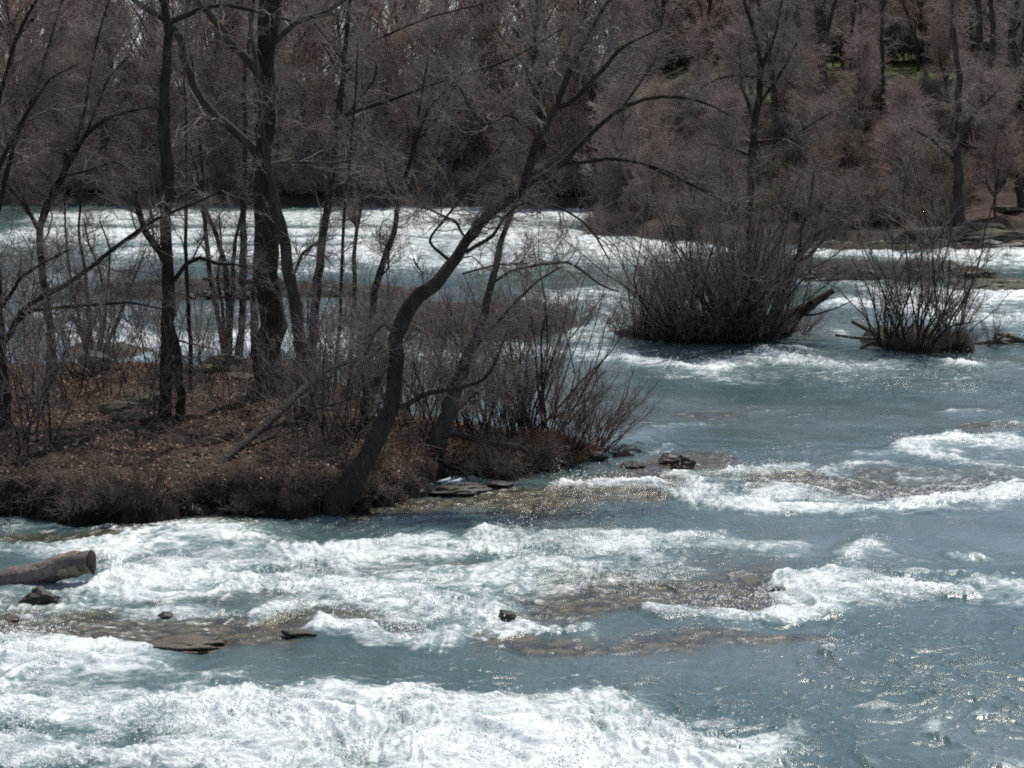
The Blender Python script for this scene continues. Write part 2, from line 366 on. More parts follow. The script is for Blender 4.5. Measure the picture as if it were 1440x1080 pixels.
for a in [(-20, 838, 560, 830, 26, .40), (450, 815, 800, 812, 26, .42), (80, 772, 1060, 775, 12, .25), (1060, 690, 1440, 660, 22, .16), (1180, 830, 1440, 835, 18, .2), (0, 980, 560, 985, 24, .24), (900, 520, 1400, 515, 10, .2)]: f(*a)
def strokes(X, Y, lst, sign=1):
    out = np.ones_like(X)
    for x1, y1, x2, y2, w, s in lst:
        a = at(x1, y1); b = at(x2, y2); c = (a + b) / 2
        ax = c[1] / F; ay = c[1] ** 2 / (F * CH)
        mx = abs(b[0] - a[0]) / 2 + 6 * w * ax; my = abs(b[1] - a[1]) / 2 + 3 * w * ay
        k = (np.abs(X - c[0]) < mx) & (np.abs(Y - c[1]) < my)
        if not k.any(): continue
        qx = (X[k] - a[0]) / ax / 1.9; qy = (Y[k] - a[1]) / ay
        ex = (b[0] - a[0]) / ax / 1.9; ey = (b[1] - a[1]) / ay
        t = np.clip((qx * ex + qy * ey) / (ex * ex + ey * ey + 1e-6), 0, 1)
        d2 = ((qx - t * ex) ** 2 + (qy - t * ey) ** 2) / (w * w)
        out[k] *= 1 - np.clip(s, 0, .985) * np.exp(-.55 * d2)
    return 1 - out
u = np.concatenate([np.linspace(-.75, -.25, 40)[:-1], np.linspace(-.25, .25, 1120), np.linspace(.25, .75, 40)[1:]])
vy = [12., 18., 24., 29., 33., 36.]
while vy[-1] < 275: vy.append(vy[-1] + 1.35 * vy[-1] ** 2 / (F * CH))
vy = np.array(vy)
U_, Y_ = np.meshgrid(u, vy); X_ = (U_ * np.maximum(Y_, 42)).astype(np.float32); Y_ = Y_.astype(np.float32)
wx = X_ + 1.1 * perlin(X_ * .35, Y_ * .2) + .3 * perlin(X_ * 1.1 + 4, Y_ * .7); wy = Y_ + 1.8 * perlin(X_ * .3 + 9, Y_ * .2 + 5) + .5 * perlin(X_ * 1.0, Y_ * .6 + 31)
foam = strokes(wx, wy, WB) * (1 - .9 * strokes(wx, wy, HB))
brown = strokes(wx, wy, BB)
fade = np.clip(70 / Y_, .25, 1)
soft = foam
def ridged(x, y): return 1 - 2 * np.abs(perlin(x, y))
big = perlin(X_ * .22 + 2, Y_ * .16) * .5 + perlin(X_ * .5, Y_ * .33 + 8) * .35
mid = ridged(wx * .6, wy * .7) * .5 + ridged(wx * 1.3 + 3, wy * 1.4) * .3
fine = perlin(wx * 2.7, wy * 2.6) * .6 + perlin(wx * 5.5 + 5, wy * 5.0) * .4
vfine = perlin(wx * 13, wy * 7.5) * fade
lump = 1 - np.abs(perlin(wx * 2.2 + 40, wy * 1.5)) * 1.6 + .5 * perlin(wx * 5 + 3, wy * 3.2)
rip = np.clip(.55 + .9 * perlin(X_ * .09 + 60, Y_ * .05) + .5 * perlin(X_ * .3, Y_ * .15 + 3), .12, 1.25)
Zw = .11 * big + (.072 * rip + .13 * soft) * mid + (.046 * rip + .045 * soft + .02 * brown) * fine + (.010 * rip + .020 * soft + .010 * brown) * vfine + .085 * soft * lump * np.clip(80 / Y_, .5, 1) + .10 * soft + .03 * brown
crest = np.clip((mid * .8 + fine * .9 + big * .5) - .40, 0, 1)
fleck = np.clip(perlin(X_ * .14 + 60, Y_ * .07) + .25, 0, 1)
fm = foam * (.86 + .25 * perlin(wx * .9, wy * .35)) + crest * (.6 * foam + .85 * fleck) + .12 * mid * foam + brown * (.62 * np.clip(fine + .05 + .5 * vfine, 0, 1) + .25 * crest)
spark = np.clip(rip * (.35 + 1.3 * crest + .5 * fine) + .4 * brown + .3 * soft, 0.05, 1.2)
me = grid_mesh('river', X_, Y_, Zw, None)
for nm, arr in (('foam', fm), ('soft', soft), ('shallow', brown), ('spark', spark)):
    at_ = me.attributes.new(nm, 'FLOAT', 'POINT'); at_.data.foreach_set('value', np.ascontiguousarray(arr, np.float32).ravel())
m = Mat('river_water', .12, .5); m.b.inputs['IOR'].default_value = 1.33
fa, sa, ba = m.attr('foam'), m.attr('soft'), m.attr('shallow')
n1 = m.noise(.9, 9, .66, (.55, .85, 1), dist=.6); n2 = m.noise(5.0, 6, .7, (.7, .8, 1), (3, 8, 0), .4); n3 = m.noise(.22, 3, .5, (1, .5, 1), (9, 2, 0))
n4 = m.noise(16, 4, .65, (.8, .8, 1), (1, 5, 0)); n5 = m.noise(2.2, 8, .72, (.5, .9, 1), (5, 5, 0), .8)
sub = lambda q: m.math('SUBTRACT', q, .5)
nn = m.math('ADD', m.math('MULTIPLY', sub(n1), 1.5), m.math('ADD', m.math('MULTIPLY', sub(n2), 1.3), m.math('MULTIPLY', sub(n5), 1.3)))
mask = m.map(m.math('ADD', m.math('MULTIPLY', fa, 1.0), nn), .22, 1.10)
mask_n = m.math('MULTIPLY', mask, m.map(n4, .25, .62, .60, 1.0))  # fine noise dims the white, painting grey-teal shadows into the foam
vor = m.n('ShaderNodeTexVoronoi'); vor.inputs['Scale'].default_value = 2.6; m.l(m.co.outputs['Object'], vor.inputs['Vector'])
deep = m.mix(m.map(n3, .35, .65), (.056, .103, .101), (.106, .149, .152))
c = m.mix(m.math('MULTIPLY', m.map(m.math('ADD', ba, m.math('MULTIPLY', sub(n5), 1.1)), .15, .85), .92), deep, m.mix(m.map(vor.outputs['Distance'], .1, .8), m.mix(n2, (.075, .062, .036), (.25, .20, .115)), (.036, .029, .017)))
c = m.mix(m.map(m.math('ADD', sa, m.math('MULTIPLY', nn, .55)), .05, .9, 0, .72), c, (.19, .30, .285))
c = m.mix(mask_n, c, (.82, .85, .845))
m.color(c)
m.l(m.map(mask, .3, 1., .19, .5), m.b.inputs['Roughness'])
hh = m.math('ADD', m.math('MULTIPLY', n2, 1.0), m.math('ADD', m.math('MULTIPLY', n4, .35), m.math('MULTIPLY', mask, .25)))
m.bump(hh, .5, .10)
bn = [q for q in m.t.nodes if q.type == 'BUMP'][0]; m.l(m.math('MULTIPLY', m.attr('spark'), .75, clamp=True), bn.inputs['Strength'])
me.materials.append(m.m); M['water'] = m.m
o = link('river', me); tag(o, kind='structure')
sp = []
for x1, y1, x2, y2, w_, s_ in WB:
    if s_ < .6 or max(y1, y2) < 500 or (max(y1, y2) < 790 and x1 < 700): continue
    for _ in range(int(2 + abs(x2 - x1) / 22)):
        t_ = rng.uniform(); c_ = at(x1 + (x2 - x1) * t_, y1 + (y2 - y1) * t_ + rng.normal() * w_ * .6); n_ = rng.integers(14, 70); r_ = rng.uniform(.08, .34)
        q = np.abs(rng.normal(size=n_)) ; sp.append(np.stack([c_[0] + rng.normal(size=n_) * r_ * 1.4, c_[1] + rng.normal(size=n_) * r_, .16 + q * r_ * .7], 1))
sp = np.concatenate(sp); n_ = len(sp); r_ = rng.uniform(.004, .019, n_)[:, None]
tet = [np.array(q, float) for q in ((1, 1, 1), (1, -1, -1), (-1, 1, -1), (-1, -1, 1))]
V = np.stack([sp + r_ * q for q in tet], 1).reshape(-1, 3); I = np.arange(n_)[:, None] * 4
mm = Mat('spray_water', .4, .5); mm.color((.86, .88, .88))
o = link('water_spray', mesh_np('water_spray', V, np.concatenate([I + np.array([q]) for q in ((0, 1, 2), (0, 3, 1), (0, 2, 3), (1, 3, 2))]), mm.m)); tag(o, 'white droplets thrown up over the rapids', kind='stuff')
V = np.array([(-3000, -800, -1.6), (3000, -800, -1.6), (3000, 3000, -1.6), (-3000, 3000, -1.6)], float)
o = link('riverbed', mesh_np('riverbed', V, [(0, 1, 2, 3)], M['rock_slab'])); tag(o, kind='structure')

# ------------------------------------------------------------------ island trees
def crown_levels(W, P, R, spec):
    """spec: list of dicts for spawn; each level grows on the previous one"""
    for s in spec:
        s = dict(s); sides = s.pop('sides', 3)
        P, R = spawn(P, R, **s); W.add(P, R, sides)
    return P, R
def tree(name, label, cat, stems, group=None, limbs=(), spec=None, mat='bark', twig='twig', base=None, hf=h_isl, lean=0., flare=0., limb_mat=None, sides=10, stem_t=None, extra=None):
    b = hit(*(base or stems[0][0][:2]), hf); Y = b[1]
    root = empty(name, b, label, cat, group)
    allP, allR = [], []
    for i, st in enumerate(stems):
        P, R = trace(st, Y, lean=lean + rng.uniform(-.04, .04))
        if i == 0 or st[0][1] > base_y(st, b): pass
        R = R * (1 + flare * np.exp(-np.linspace(0, 1, len(R)) * 14))
        P = np.vstack([P[:1] - np.array([0, 0, .35]), P]); R = np.concatenate([R[:1] * 1.05, R])
        W = Wood(); W.add(P, R, sides); link('trunk', W.mesh('trunk', M[mat], b), root)
        allP.append(P[1:]); allR.append(R[1:])
    for lb in limbs:
        best = (1e9, Y)                                   # a limb starts at the depth of the wood it grows from
        for Pq in allP:
            rel = Pq - np.array([0, 0, CH]); dep = rel @ FW
            d_ = np.hypot(720 + F * rel[:, 0] / dep - lb[0][0], 540 - F * (rel @ UP) / dep - lb[0][1]); q_ = int(d_.argmin())
            if d_[q_] < best[0]: best = (d_[q_], float(Pq[q_, 1]))
        P, R = trace(lb, best[1], lean=rng.uniform(-.2, .2) if lean == 0 else lean * rng.uniform(.3, 1.1))
        W = Wood(); W.add(P, R, 7); link('limb', W.mesh('limb', M[limb_mat or mat], b), root)
        allP.append(P); allR.append(R)
    if spec:
        W = Wood(); crown_levels(W, np.array(allP), np.array(allR), spec)
        link('crown', W.mesh('crown', M[twig], b), root)
    return root
def base_y(st, b): return 0
def twigs(n1, l1, n2, l2, n3, l3, t0=.25, r=.0046, up=.1):
    n1 = int(n1 * 1.3 + .5); n3 += 2
    return [dict(n=n1, L=l1, t=(t0, 1), ang=(30, 80), K=9, rmin=r * 2.4, up=up, wander=.27, rmax=.04, sides=4),
            dict(n=n2, L=l2, t=(.2, 1), ang=(25, 70), K=6, rmin=r * 1.5, up=.05, wander=.28),
            dict(n=n3, L=l3, t=(.15, 1), ang=(20, 60), K=4, rmin=r, up=.04, wander=.25)]

tree('broad_tree', 'thickest straight dark trunk on the island with mossy limbs going up to the left', 'tree',
     [[(378, 562, 40), (379, 530, 34), (381, 440, 31), (377, 360, 33), (375, 300, 33), (374, 240, 26), (374, 180, 23), (377, 80, 25), (381, 0, 32), (384, -150, 28), (386, -330, 18)]],
     limbs=[[(370, 222, 15), (333, 187, 13), (300, 160, 12), (277, 133, 11), (263, 93, 11), (253, 57, 10), (242, 32, 11), (213, 17, 9), (187, 0, 8), (140, -50, 5)],
            [(366, 108, 13), (353, 90, 12), (327, 63, 11), (307, 33, 11), (287, 10, 10), (273, -5, 9), (230, -80, 6)],
            [(385, 60, 10), (417, 30, 7), (460, 17, 6), (500, -10, 4), (560, -40, 2)],
            [(382, 228, 4), (430, 228, 3), (475, 230, 2), (520, 215, 1.5)],
            [(380, 20, 12), (410, -40, 9), (450, -120, 6)], [(378, -60, 12), (340, -130, 8), (320, -220, 5)]],
     spec=twigs(12, (1.2, 3.2), 8, (.5, 1.4), 5, (.25, .7), .12), flare=.55, limb_mat='bark_moss', sides=14)
tree('shaggy_tree', 'dark knobbly trunk with a broken snag limb and an arching branch, left of the thickest', 'tree',
     [[(231, 585, 16), (234, 540, 16), (237, 467, 18), (238, 410, 19), (234, 353, 15), (233, 300, 14), (236, 250, 20), (233, 200, 17), (230, 133, 14), (237, 67, 12), (238, 28, 12), (228, 0, 11), (205, -70, 8), (190, -160, 5)]],
     limbs=[[(232, 366, 10), (220, 349, 11), (204, 324, 9), (196, 296, 9), (193, 270, 10)],
            [(245, 394, 7), (262, 371, 6), (280, 362, 6), (307, 371, 5), (330, 372, 3), (352, 374, 2)],
            [(240, 30, 9), (283, 12, 7), (317, 7, 6), (360, 15, 5), (410, 30, 3)],
            [(236, 440, 9), (249, 500, 12), (255, 550, 13), (251, 595, 14), (240, 618, 14)]],
     spec=twigs(9, (.8, 2.4), 8, (.4, 1.2), 5, (.2, .6), .15), flare=.2)
tree('leaning_tree', 'smooth grey trunk leaning left against the thickest trunk from its right', 'tree',
     [[(433, 592, 20), (430, 545, 19), (427, 507, 18), (420, 462, 17), (414, 420, 17), (404, 362, 16), (395, 315, 14), (387, 278, 12), (377, 235, 9), (368, 180, 7), (364, 110, 6), (350, 20, 4)]],
     limbs=[[(410, 395, 5), (425, 355, 4), (445, 342, 2.5), (470, 335, 1.5)]],
     spec=twigs(10, (.6, 1.8), 7, (.4, 1.0), 4, (.2, .5), .3), mat='bark_grey', flare=.15)
tree('slender_tree', 'slim straight dark trunk leaning slightly right, right of the thickest trunk', 'tree',
     [[(437, 522, 13), (438, 507, 13), (442, 442, 13), (449, 380, 12), (455, 327, 11), (460, 298, 11), (467, 260, 10), (473, 187, 10), (483, 110, 8), (488, 50, 7), (494, -20, 5), (500, -120, 3)]],
     limbs=[[(473, 185, 5), (497, 150, 4), (525, 115, 3.5), (532, 90, 3), (505, 72, 3)], [(475, 165, 5), (520, 150, 6), (565, 135, 5), (610, 118, 4), (650, 106, 4), (715, 85, 3.5), (760, 60, 2.5), (790, 40, 2)], [(482, 108, 4), (520, 60, 3), (600, 25, 2.5), (700, 0, 2)]],
     spec=twigs(11, (.8, 2.2), 8, (.4, 1.2), 5, (.2, .6), .3), flare=.1)
tree('young_tree', 'thin dark pole of a tree standing close on the left of the thickest trunk', 'tree',
     [[(335, 502, 12), (337, 484, 11), (340, 442, 11), (341, 353, 10), (341, 287, 9), (345, 240, 7), (344, 180, 7), (343, 100, 6), (352, 40, 5), (358, -10, 4), (362, -100, 2)]],
     spec=twigs(22, (.5, 1.6), 7, (.3, .9), 5, (.2, .5), .2))
tree('young_tree', 'short dark stem half hidden behind the left side of the thickest trunk', 'tree',
     [[(358, 499, 11), (358, 442, 11), (361, 360, 9), (363, 290, 8), (362, 200, 6), (358, 100, 4), (350, 0, 2)]],
     spec=twigs(14, (.5, 1.5), 6, (.3, .9), 4, (.2, .5), .3))
tree('clump_tree', 'clump of four crooked stems splitting from one base at the back edge of the island', 'tree',
     [[(320, 503, 10), (322, 442, 9), (317, 376, 8), (309, 344, 7), (300, 322, 6), (287, 285, 5), (276, 240, 3), (260, 180, 2)],
      [(322, 503, 8), (327, 420, 7), (329, 353, 6), (333, 327, 5), (340, 300, 4), (352, 262, 3), (360, 210, 2)],
      [(316, 503, 8), (304, 431, 7), (293, 369, 7), (287, 291, 6), (284, 231, 6), (280, 193, 5), (275, 110, 4), (260, 40, 2)],
      [(318, 503, 6), (313, 430, 5), (305, 395, 4), (312, 350, 3), (308, 300, 2)]],
     spec=twigs(14, (.5, 1.6), 7, (.3, 1.0), 5, (.2, .5), .25), sides=7)
tree('young_tree', 'straight thin pole between the knobbly trunk and the clump of crooked stems', 'tree',
     [[(269, 553, 7), (267, 467, 6), (264, 418, 6), (261, 358, 5.5), (262, 291, 5), (262, 224, 4.5), (263, 180, 4), (258, 100, 3), (262, 20, 2)]],
     spec=twigs(20, (.5, 1.5), 6, (.3, .9), 4, (.2, .5), .2), sides=7)
tree('forked_tree', 'forking dark tree in front of the white water with one mossy broken fork', 'tree',
     [[(76, 545, 13), (72, 480, 12), (66, 430, 11), (60, 380, 11), (53, 324, 10), (67, 287, 11), (76, 269, 11), (93, 238, 10), (113, 197, 7), (133, 177, 6), (153, 163, 6), (177, 157, 5), (215, 150, 2)]],
     limbs=[[(93, 240, 8), (91, 225, 8), (91, 211, 6)], [(53, 322, 6), (44, 304, 6), (29, 282, 5), (13, 264, 5), (0, 249, 4), (-30, 220, 3)], [(40, 296, 5), (22, 253, 4), (18, 224, 4), (18, 202, 3), (9, 184, 3), (0, 140, 2)],
            [(78, 266, 5), (60, 240, 4), (48, 235, 3), (30, 255, 2)], [(120, 190, 4), (140, 140, 4), (152, 110, 3), (180, 80, 2)], [(84, 250, 4), (130, 238, 3), (160, 226, 2.5), (190, 245, 1.5)], [(104, 212, 5), (120, 150, 4), (135, 60, 3), (160, -20, 2)]],
     spec=twigs(13, (.6, 2.2), 8, (.4, 1.2), 6, (.2, .6), .12), flare=.2)
tree('edge_tree', 'stout dark trunk at the left end of the island, one long branch reaching right', 'tree',
     [[(4, 602, 20), (4, 533, 15), (3, 500, 14), (-3, 440, 14), (-10, 300, 13), (-15, 150, 12), (-8, 0, 10), (0, -150, 6)]],
     limbs=[[(5, 482, 9), (15, 473, 9), (22, 449, 8), (33, 433, 8), (55, 420, 7), (75, 411, 7), (89, 402, 7), (124, 380, 7), (155, 353, 6), (195, 324, 6), (222, 306, 5), (255, 293, 4), (289, 280, 3), (320, 262, 1.5)],
            [(20, 455, 6), (45, 436, 5), (90, 432, 5), (140, 428, 4), (185, 425, 3), (230, 435, 2)], [(-8, 320, 9), (20, 200, 6), (50, 130, 5), (75, 40, 4), (100, -40, 3)], [(-10, 250, 8), (30, 170, 6), (70, 110, 4), (110, 90, 2)], [(-3, 440, 6), (30, 390, 5), (60, 370, 3), (100, 350, 2)],
            [(-12, 180, 7), (20, 60, 6), (40, 20, 5), (70, -30, 3)]],
     spec=twigs(13, (.7, 2.4), 9, (.4, 1.2), 6, (.2, .6), .1), flare=.3)
tree('clump_tree', 'dark broken stem with several leaning shoots rising behind the grey boulder', 'tree',
     [[(128, 508, 14), (118, 475, 11), (111, 458, 10), (98, 444, 9)], [(130, 508, 7), (124, 440, 6), (120, 380, 5), (110, 330, 4), (115, 270, 3), (105, 180, 2)],
      [(134, 508, 6), (150, 430, 5), (138, 370, 4), (125, 345, 3), (118, 310, 2)], [(140, 515, 5), (165, 450, 4), (185, 400, 3), (205, 350, 2)], [(138, 512, 5), (146, 460, 4.5), (152, 400, 4), (155, 350, 3), (140, 310, 2)], [(126, 508, 5), (100, 400, 4), (92, 330, 3), (90, 230, 2)]],
     spec=twigs(13, (.5, 1.6), 7, (.3, 1.0), 5, (.2, .5), .2), sides=7)
tree('sinuous_tree', 'slim snaking trunk that forks into a narrow broom in the middle of the island', 'tree',
     [[(513, 598, 12), (516, 529, 11), (514, 507, 11), (520, 462, 9), (521, 440, 9), (531, 389, 9), (544, 353, 9), (558, 327, 8), (556, 296, 7), (564, 273, 7), (573, 242, 6), (577, 225, 6), (590, 180, 5), (602, 150, 3.5), (640, 115, 2)]],
     limbs=[[(578, 222, 4), (583, 187, 3.5), (593, 133, 3), (602, 83, 2)], [(585, 200, 4), (613, 167, 3), (633, 133, 2.5), (652, 100, 1.5)], [(562, 278, 3), (545, 255, 2.5), (540, 225, 2)], [(533, 390, 4), (546, 378, 3), (548, 340, 2)], [(516, 585, 11), (521, 558, 12), (533, 531, 12), (546, 506, 11), (552, 494, 8)]],
     spec=twigs(11, (.5, 1.6), 7, (.3, 1.0), 5, (.2, .5), .2), sides=8)
tree('young_tree', 'slim crooked stem with one curled dead leaf, left of the snaking trunk', 'tree',
     [[(493, 545, 7), (493, 507, 7), (497, 445, 6), (499, 389, 6), (497, 362, 6), (502, 320, 5), (509, 282, 5), (513, 242, 4), (506, 227, 4), (512, 170, 3), (508, 90, 2)]],
     limbs=[[(501, 320, 3), (499, 312, 6), (497, 306, 3)]],
     spec=twigs(18, (.4, 1.4), 6, (.3, .8), 4, (.2, .5), .25), sides=7)
tree('young_tree', 'very thin straight stem just right of the slim straight dark trunk', 'tree',
     [[(470, 550, 6), (479, 442, 5), (481, 364, 5), (484, 298, 4.5), (490, 250, 4), (494, 200, 3.5), (500, 140, 3), (503, 60, 2)]],
     spec=twigs(18, (.4, 1.4), 6, (.3, .8), 4, (.2, .5), .25), sides=7)
tree('great_leaning_tree', 'big dark trunk leaning right from the water edge and bending out over the river', 'tree',
     [[(472, 708, 38), (487, 686, 33), (505, 662, 29), (530, 620, 26), (551, 582, 25), (559, 540, 24), (555, 500, 22), (556, 469, 22), (566, 432, 25), (585, 414, 22), (613, 403, 20), (636, 373, 17), (651, 344, 16), (667, 316, 11), (684, 293, 10), (707, 280, 11), (733, 266, 12), (751, 256, 13), (769, 246, 12), (793, 229, 10), (820, 197, 8), (847, 170, 7), (873, 150, 6), (897, 137, 6), (930, 133, 5), (960, 135, 5), (1000, 143, 3), (1027, 163, 2)]],
     limbs=[[(655, 345, 10), (664, 333, 10), (680, 313, 9), (696, 298, 8), (715, 285, 7), (738, 270, 6)],
            [(877, 148, 4), (903, 113, 4), (923, 83, 3), (925, 60, 2)],
            [(790, 232, 5), (810, 230, 5), (857, 223, 5), (897, 228, 4.5), (938, 240, 4), (980, 264, 3), (1015, 275, 2)],
            [(897, 227, 3), (930, 243, 3), (975, 262, 2), (1030, 290, 1.5)],
            [(738, 262, 14), (743, 230, 13), (757, 200, 12), (770, 170, 10), (790, 133, 9), (803, 93, 9), (817, 67, 8), (833, 37, 7), (857, 0, 5), (885, -40, 2)],
            [(785, 150, 7), (800, 147, 8), (827, 120, 8), (843, 103, 7), (873, 67, 6), (893, 57, 4), (930, 40, 2)],
            [(655, 355, 6), (673, 344, 6), (696, 331, 5), (702, 316, 4), (716, 298, 4), (729, 287, 4), (753, 283, 4), (764, 284, 4), (800, 298, 3), (822, 313, 3), (838, 331, 3), (847, 349, 2.5), (858, 368, 1.5)],
            [(652, 331, 4), (640, 311, 4), (620, 302, 3), (600, 293, 2.5), (588, 290, 1.5)],
            [(562, 574, 8), (584, 562, 7), (600, 553, 7), (640, 547, 6), (677, 537, 5), (690, 523, 5), (700, 500, 4), (712, 470, 2)],
            [(556, 470, 6), (540, 455, 5), (525, 470, 4), (512, 500, 3)], [(764, 200, 3.5), (744, 180, 4), (715, 160, 3.5), (680, 178, 3), (660, 150, 2.5), (645, 120, 2)],
            [(640, 372, 5), (600, 340, 4), (640, 290, 3), (690, 225, 2.5), (720, 180, 2)]],
     spec=twigs(12, (.7, 2.3), 8, (.4, 1.1), 4, (.2, .6), .18), flare=.2, sides=14, lean=.58)
tree('second_leaning_tree', 'thick plain trunk leaning right behind the big leaning trunk', 'tree',
     [[(612, 632, 24), (619, 600, 21), (630, 573, 20), (640, 547, 19), (653, 507, 17), (667, 487, 15), (680, 445, 12), (689, 400, 10), (698, 367, 10), (706, 335, 9), (714, 315, 8), (722, 290, 7), (735, 250, 5), (740, 200, 3)]],
     limbs=[[(660, 500, 5), (720, 430, 4), (755, 395, 3), (790, 375, 2.5)], [(690, 400, 4), (720, 380, 4), (760, 372, 4), (800, 368, 4), (825, 385, 4), (845, 402, 3), (870, 410, 2)], [(650, 385, 3), (700, 372, 3), (740, 370, 2)], [(622, 600, 6), (660, 560, 4), (700, 530, 2)]],
     spec=twigs(12, (.6, 1.8), 8, (.35, 1.0), 4, (.2, .5), .2), flare=.25, lean=.25, mat='bark_grey')

# multi-stemmed shrubs and thickets: stems fan from one stool
def fan(n, height, spread, out, K=9, r0=.018, bow=.12, lean=(0, 0)):
    a = rng.uniform(0, 2 * pi, n); rad = np.sqrt(rng.uniform(0, 1, n))
    P = np.zeros((n, K, 3)); x = rad * np.cos(a); y = rad * np.sin(a)
    P[:, 0, 0] = x * spread; P[:, 0, 1] = y * spread; P[:, 0, 2] = -.1
    H = height * rng.uniform(.38, 1.0, n) * (1 - .25 * rad)
    d = nrm(np.stack([x * out + lean[0] + .24 * rng.normal(size=n), y * out + lean[1] + .24 * rng.normal(size=n), np.ones(n)], 1))
    for k in range(1, K):
        P[:, k] = P[:, k - 1] + d * (H / (K - 1))[:, None]
        d = nrm(d + bow * rng.normal(size=(n, 3)) * 1.25 + np.array([0, 0, .03]))
    R = (r0 * rng.uniform(.55, 1.3, n))[:, None] * np.linspace(1, .3, K)[None]
    return P, R
def shrub_meshes(n, height, spread, out, spec, r0=.018, mat='bark', twig='twig', lean=(0, 0), sides=5):
    P, R = fan(n, height, spread, out, r0=r0, lean=lean)
    a = Wood(); a.add(P, R, sides); b = Wood(); crown_levels(b, P, R, spec)
    return a.mesh('stems', M[mat]), b.mesh('twigs', M[twig])
def place_shrub(name, loc, ms, label, cat='shrub', group=None, rz=0., s=1.):
    root = empty(name, loc, label, cat, group); root.rotation_euler = (0, 0, rz); root.scale = (s, s, s)
    link('stems', ms[0], root); link('twigs', ms[1], root); return root
def sp2(n1, l1, n2, l2, r=.004, t0=.2):
    return [dict(n=n1, L=l1, t=(t0, 1), ang=(15, 50), K=5, rmin=r * 1.3, up=.15, wander=.18), dict(n=n2, L=l2, t=(.15, 1), ang=(18, 55), K=4, rmin=r, up=.08, wander=.22)]

th = shrub_meshes(34, 8.6, .95, .26, sp2(9, (.6, 1.8), 5, (.25, .9), .0058), .042, 'bark', 'twig')
place_shrub('stem_thicket', hit(752, 612, h_isl), th, 'dense thicket of upright dark stems near the right tip of the island', 'thicket')
th = shrub_meshes(20, 6.8, .8, .45, sp2(7, (.6, 1.7), 5, (.25, .8), .0058), .032, 'bark', 'twig')
place_shrub('stem_thicket', hit(700, 618, h_isl), th, 'loose upright stems between the thick leaning trunk and the dense thicket', 'thicket')
th = shrub_meshes(26, 4.3, .32, .8, sp2(6, (.4, 1.4), 4, (.2, .8), .0052), .024, 'twig_red', 'twig_red', (.55, -.05))
place_shrub('red_shrub', hit(838, 634, h_isl), th, 'reddish shrub fanning out over the water at the right tip of the island', 'shrub')
th = shrub_meshes(26, 4.4, .35, .5, sp2(10, (.35, 1.0), 7, (.2, .6), .0042), .02, 'bark', 'twig_red', (.15, 0))
place_shrub('red_shrub', hit(797, 640, h_isl), th, 'sparse reddish shrub among dead grass left of the one fanning over the water', 'shrub')

protos = [shrub_meshes(n_, h_, .5, o_, sp2(10, (.5, 1.8), 6, (.2, .8), .0056), .024, 'bark', 'twig') for n_, h_, o_ in ((7, 6.2, .3), (4, 8.0, .2), (9, 5.2, .45), (5, 7.2, .35))]
sap = [(35, 590), (60, 560), (100, 565), (30, 535), (160, 560), (185, 540), (205, 590), (150, 525), (290, 535), (310, 560), (330, 590), (470, 560), (455, 545), (500, 560), (575, 600), (590, 625), (650, 625), (535, 600), (60, 620), (-40, 560), (-60, 610), (-20, 530), (670, 612), (720, 625), (770, 615), (110, 520), (215, 530), (640, 610), (400, 540), (15, 640)] + [(-30 + i * 34 + rng.uniform(-9, 9), 518 + rng.uniform(-8, 30)) for i in range(14)] + [(440 + i * 17 + rng.uniform(-6, 6), 600 + rng.uniform(-20, 40)) for i in range(18)] + [(410 + i * 17 + rng.uniform(-6, 6), 545 + rng.uniform(-20, 60)) for i in range(15)]
for i, (a, b_) in enumerate(sap):
    place_shrub('sapling', hit(a, b_, h_isl), protos[i % 4], 'thin leafless sapling among the dead leaves of the island', 'sapling', 'saplings on the island', rng.uniform(0, 6), rng.uniform(.65, 1.15))
protos = [shrub_meshes(18, 1.6, .6, 1.1, sp2(6, (.3, 1.0), 4, (.15, .5), .0058), .013, 'bark', q) for q in ('twig_brush', 'twig_dark', 'twig_dark', 'twig_brush', 'twig_dark')]
br = [(-60, 690), (10, 680), (50, 665), (95, 690), (130, 660), (170, 685), (210, 690), (60, 620), (140, 630), (15, 640), (255, 680), (300, 690), (350, 690), (395, 690), (430, 680), (420, 650), (450, 640), (480, 630), (540, 660), (570, 660), (600, 650), (560, 640), (640, 645), (680, 650), (700, 640), (735, 640), (590, 672), (380, 660), (330, 655), (230, 640), (100, 600), (190, 610), (500, 610), (465, 600), (25, 705), (110, 708), (170, 712), (410, 705), (440, 700), (770, 640), (650, 668)] + [(x_, 722 + 5 * math.sin(x_)) for x_ in range(-60, 470, 24)] + [(x_, 700 - (x_ - 500) * .16 + 8 * math.sin(x_)) for x_ in range(500, 760, 18)] + [(440, 700), (480, 690), (510, 680), (500, 665), (470, 668), (450, 715)]
for i, (a, b_) in enumerate(br):
    if i < 42 and (i % 3 or b_ < 640): continue
    if 585 < a < 695 and b_ > 640: continue
    if i >= 42 and rng.uniform() < .6: continue
    place_shrub('brush', hit(a, b_, h_isl), protos[i % 5], 'low tangled leafless brush on the dark bank of the island', 'brush', 'brush along the island bank', rng.uniform(0, 6), rng.uniform(.4, .95))

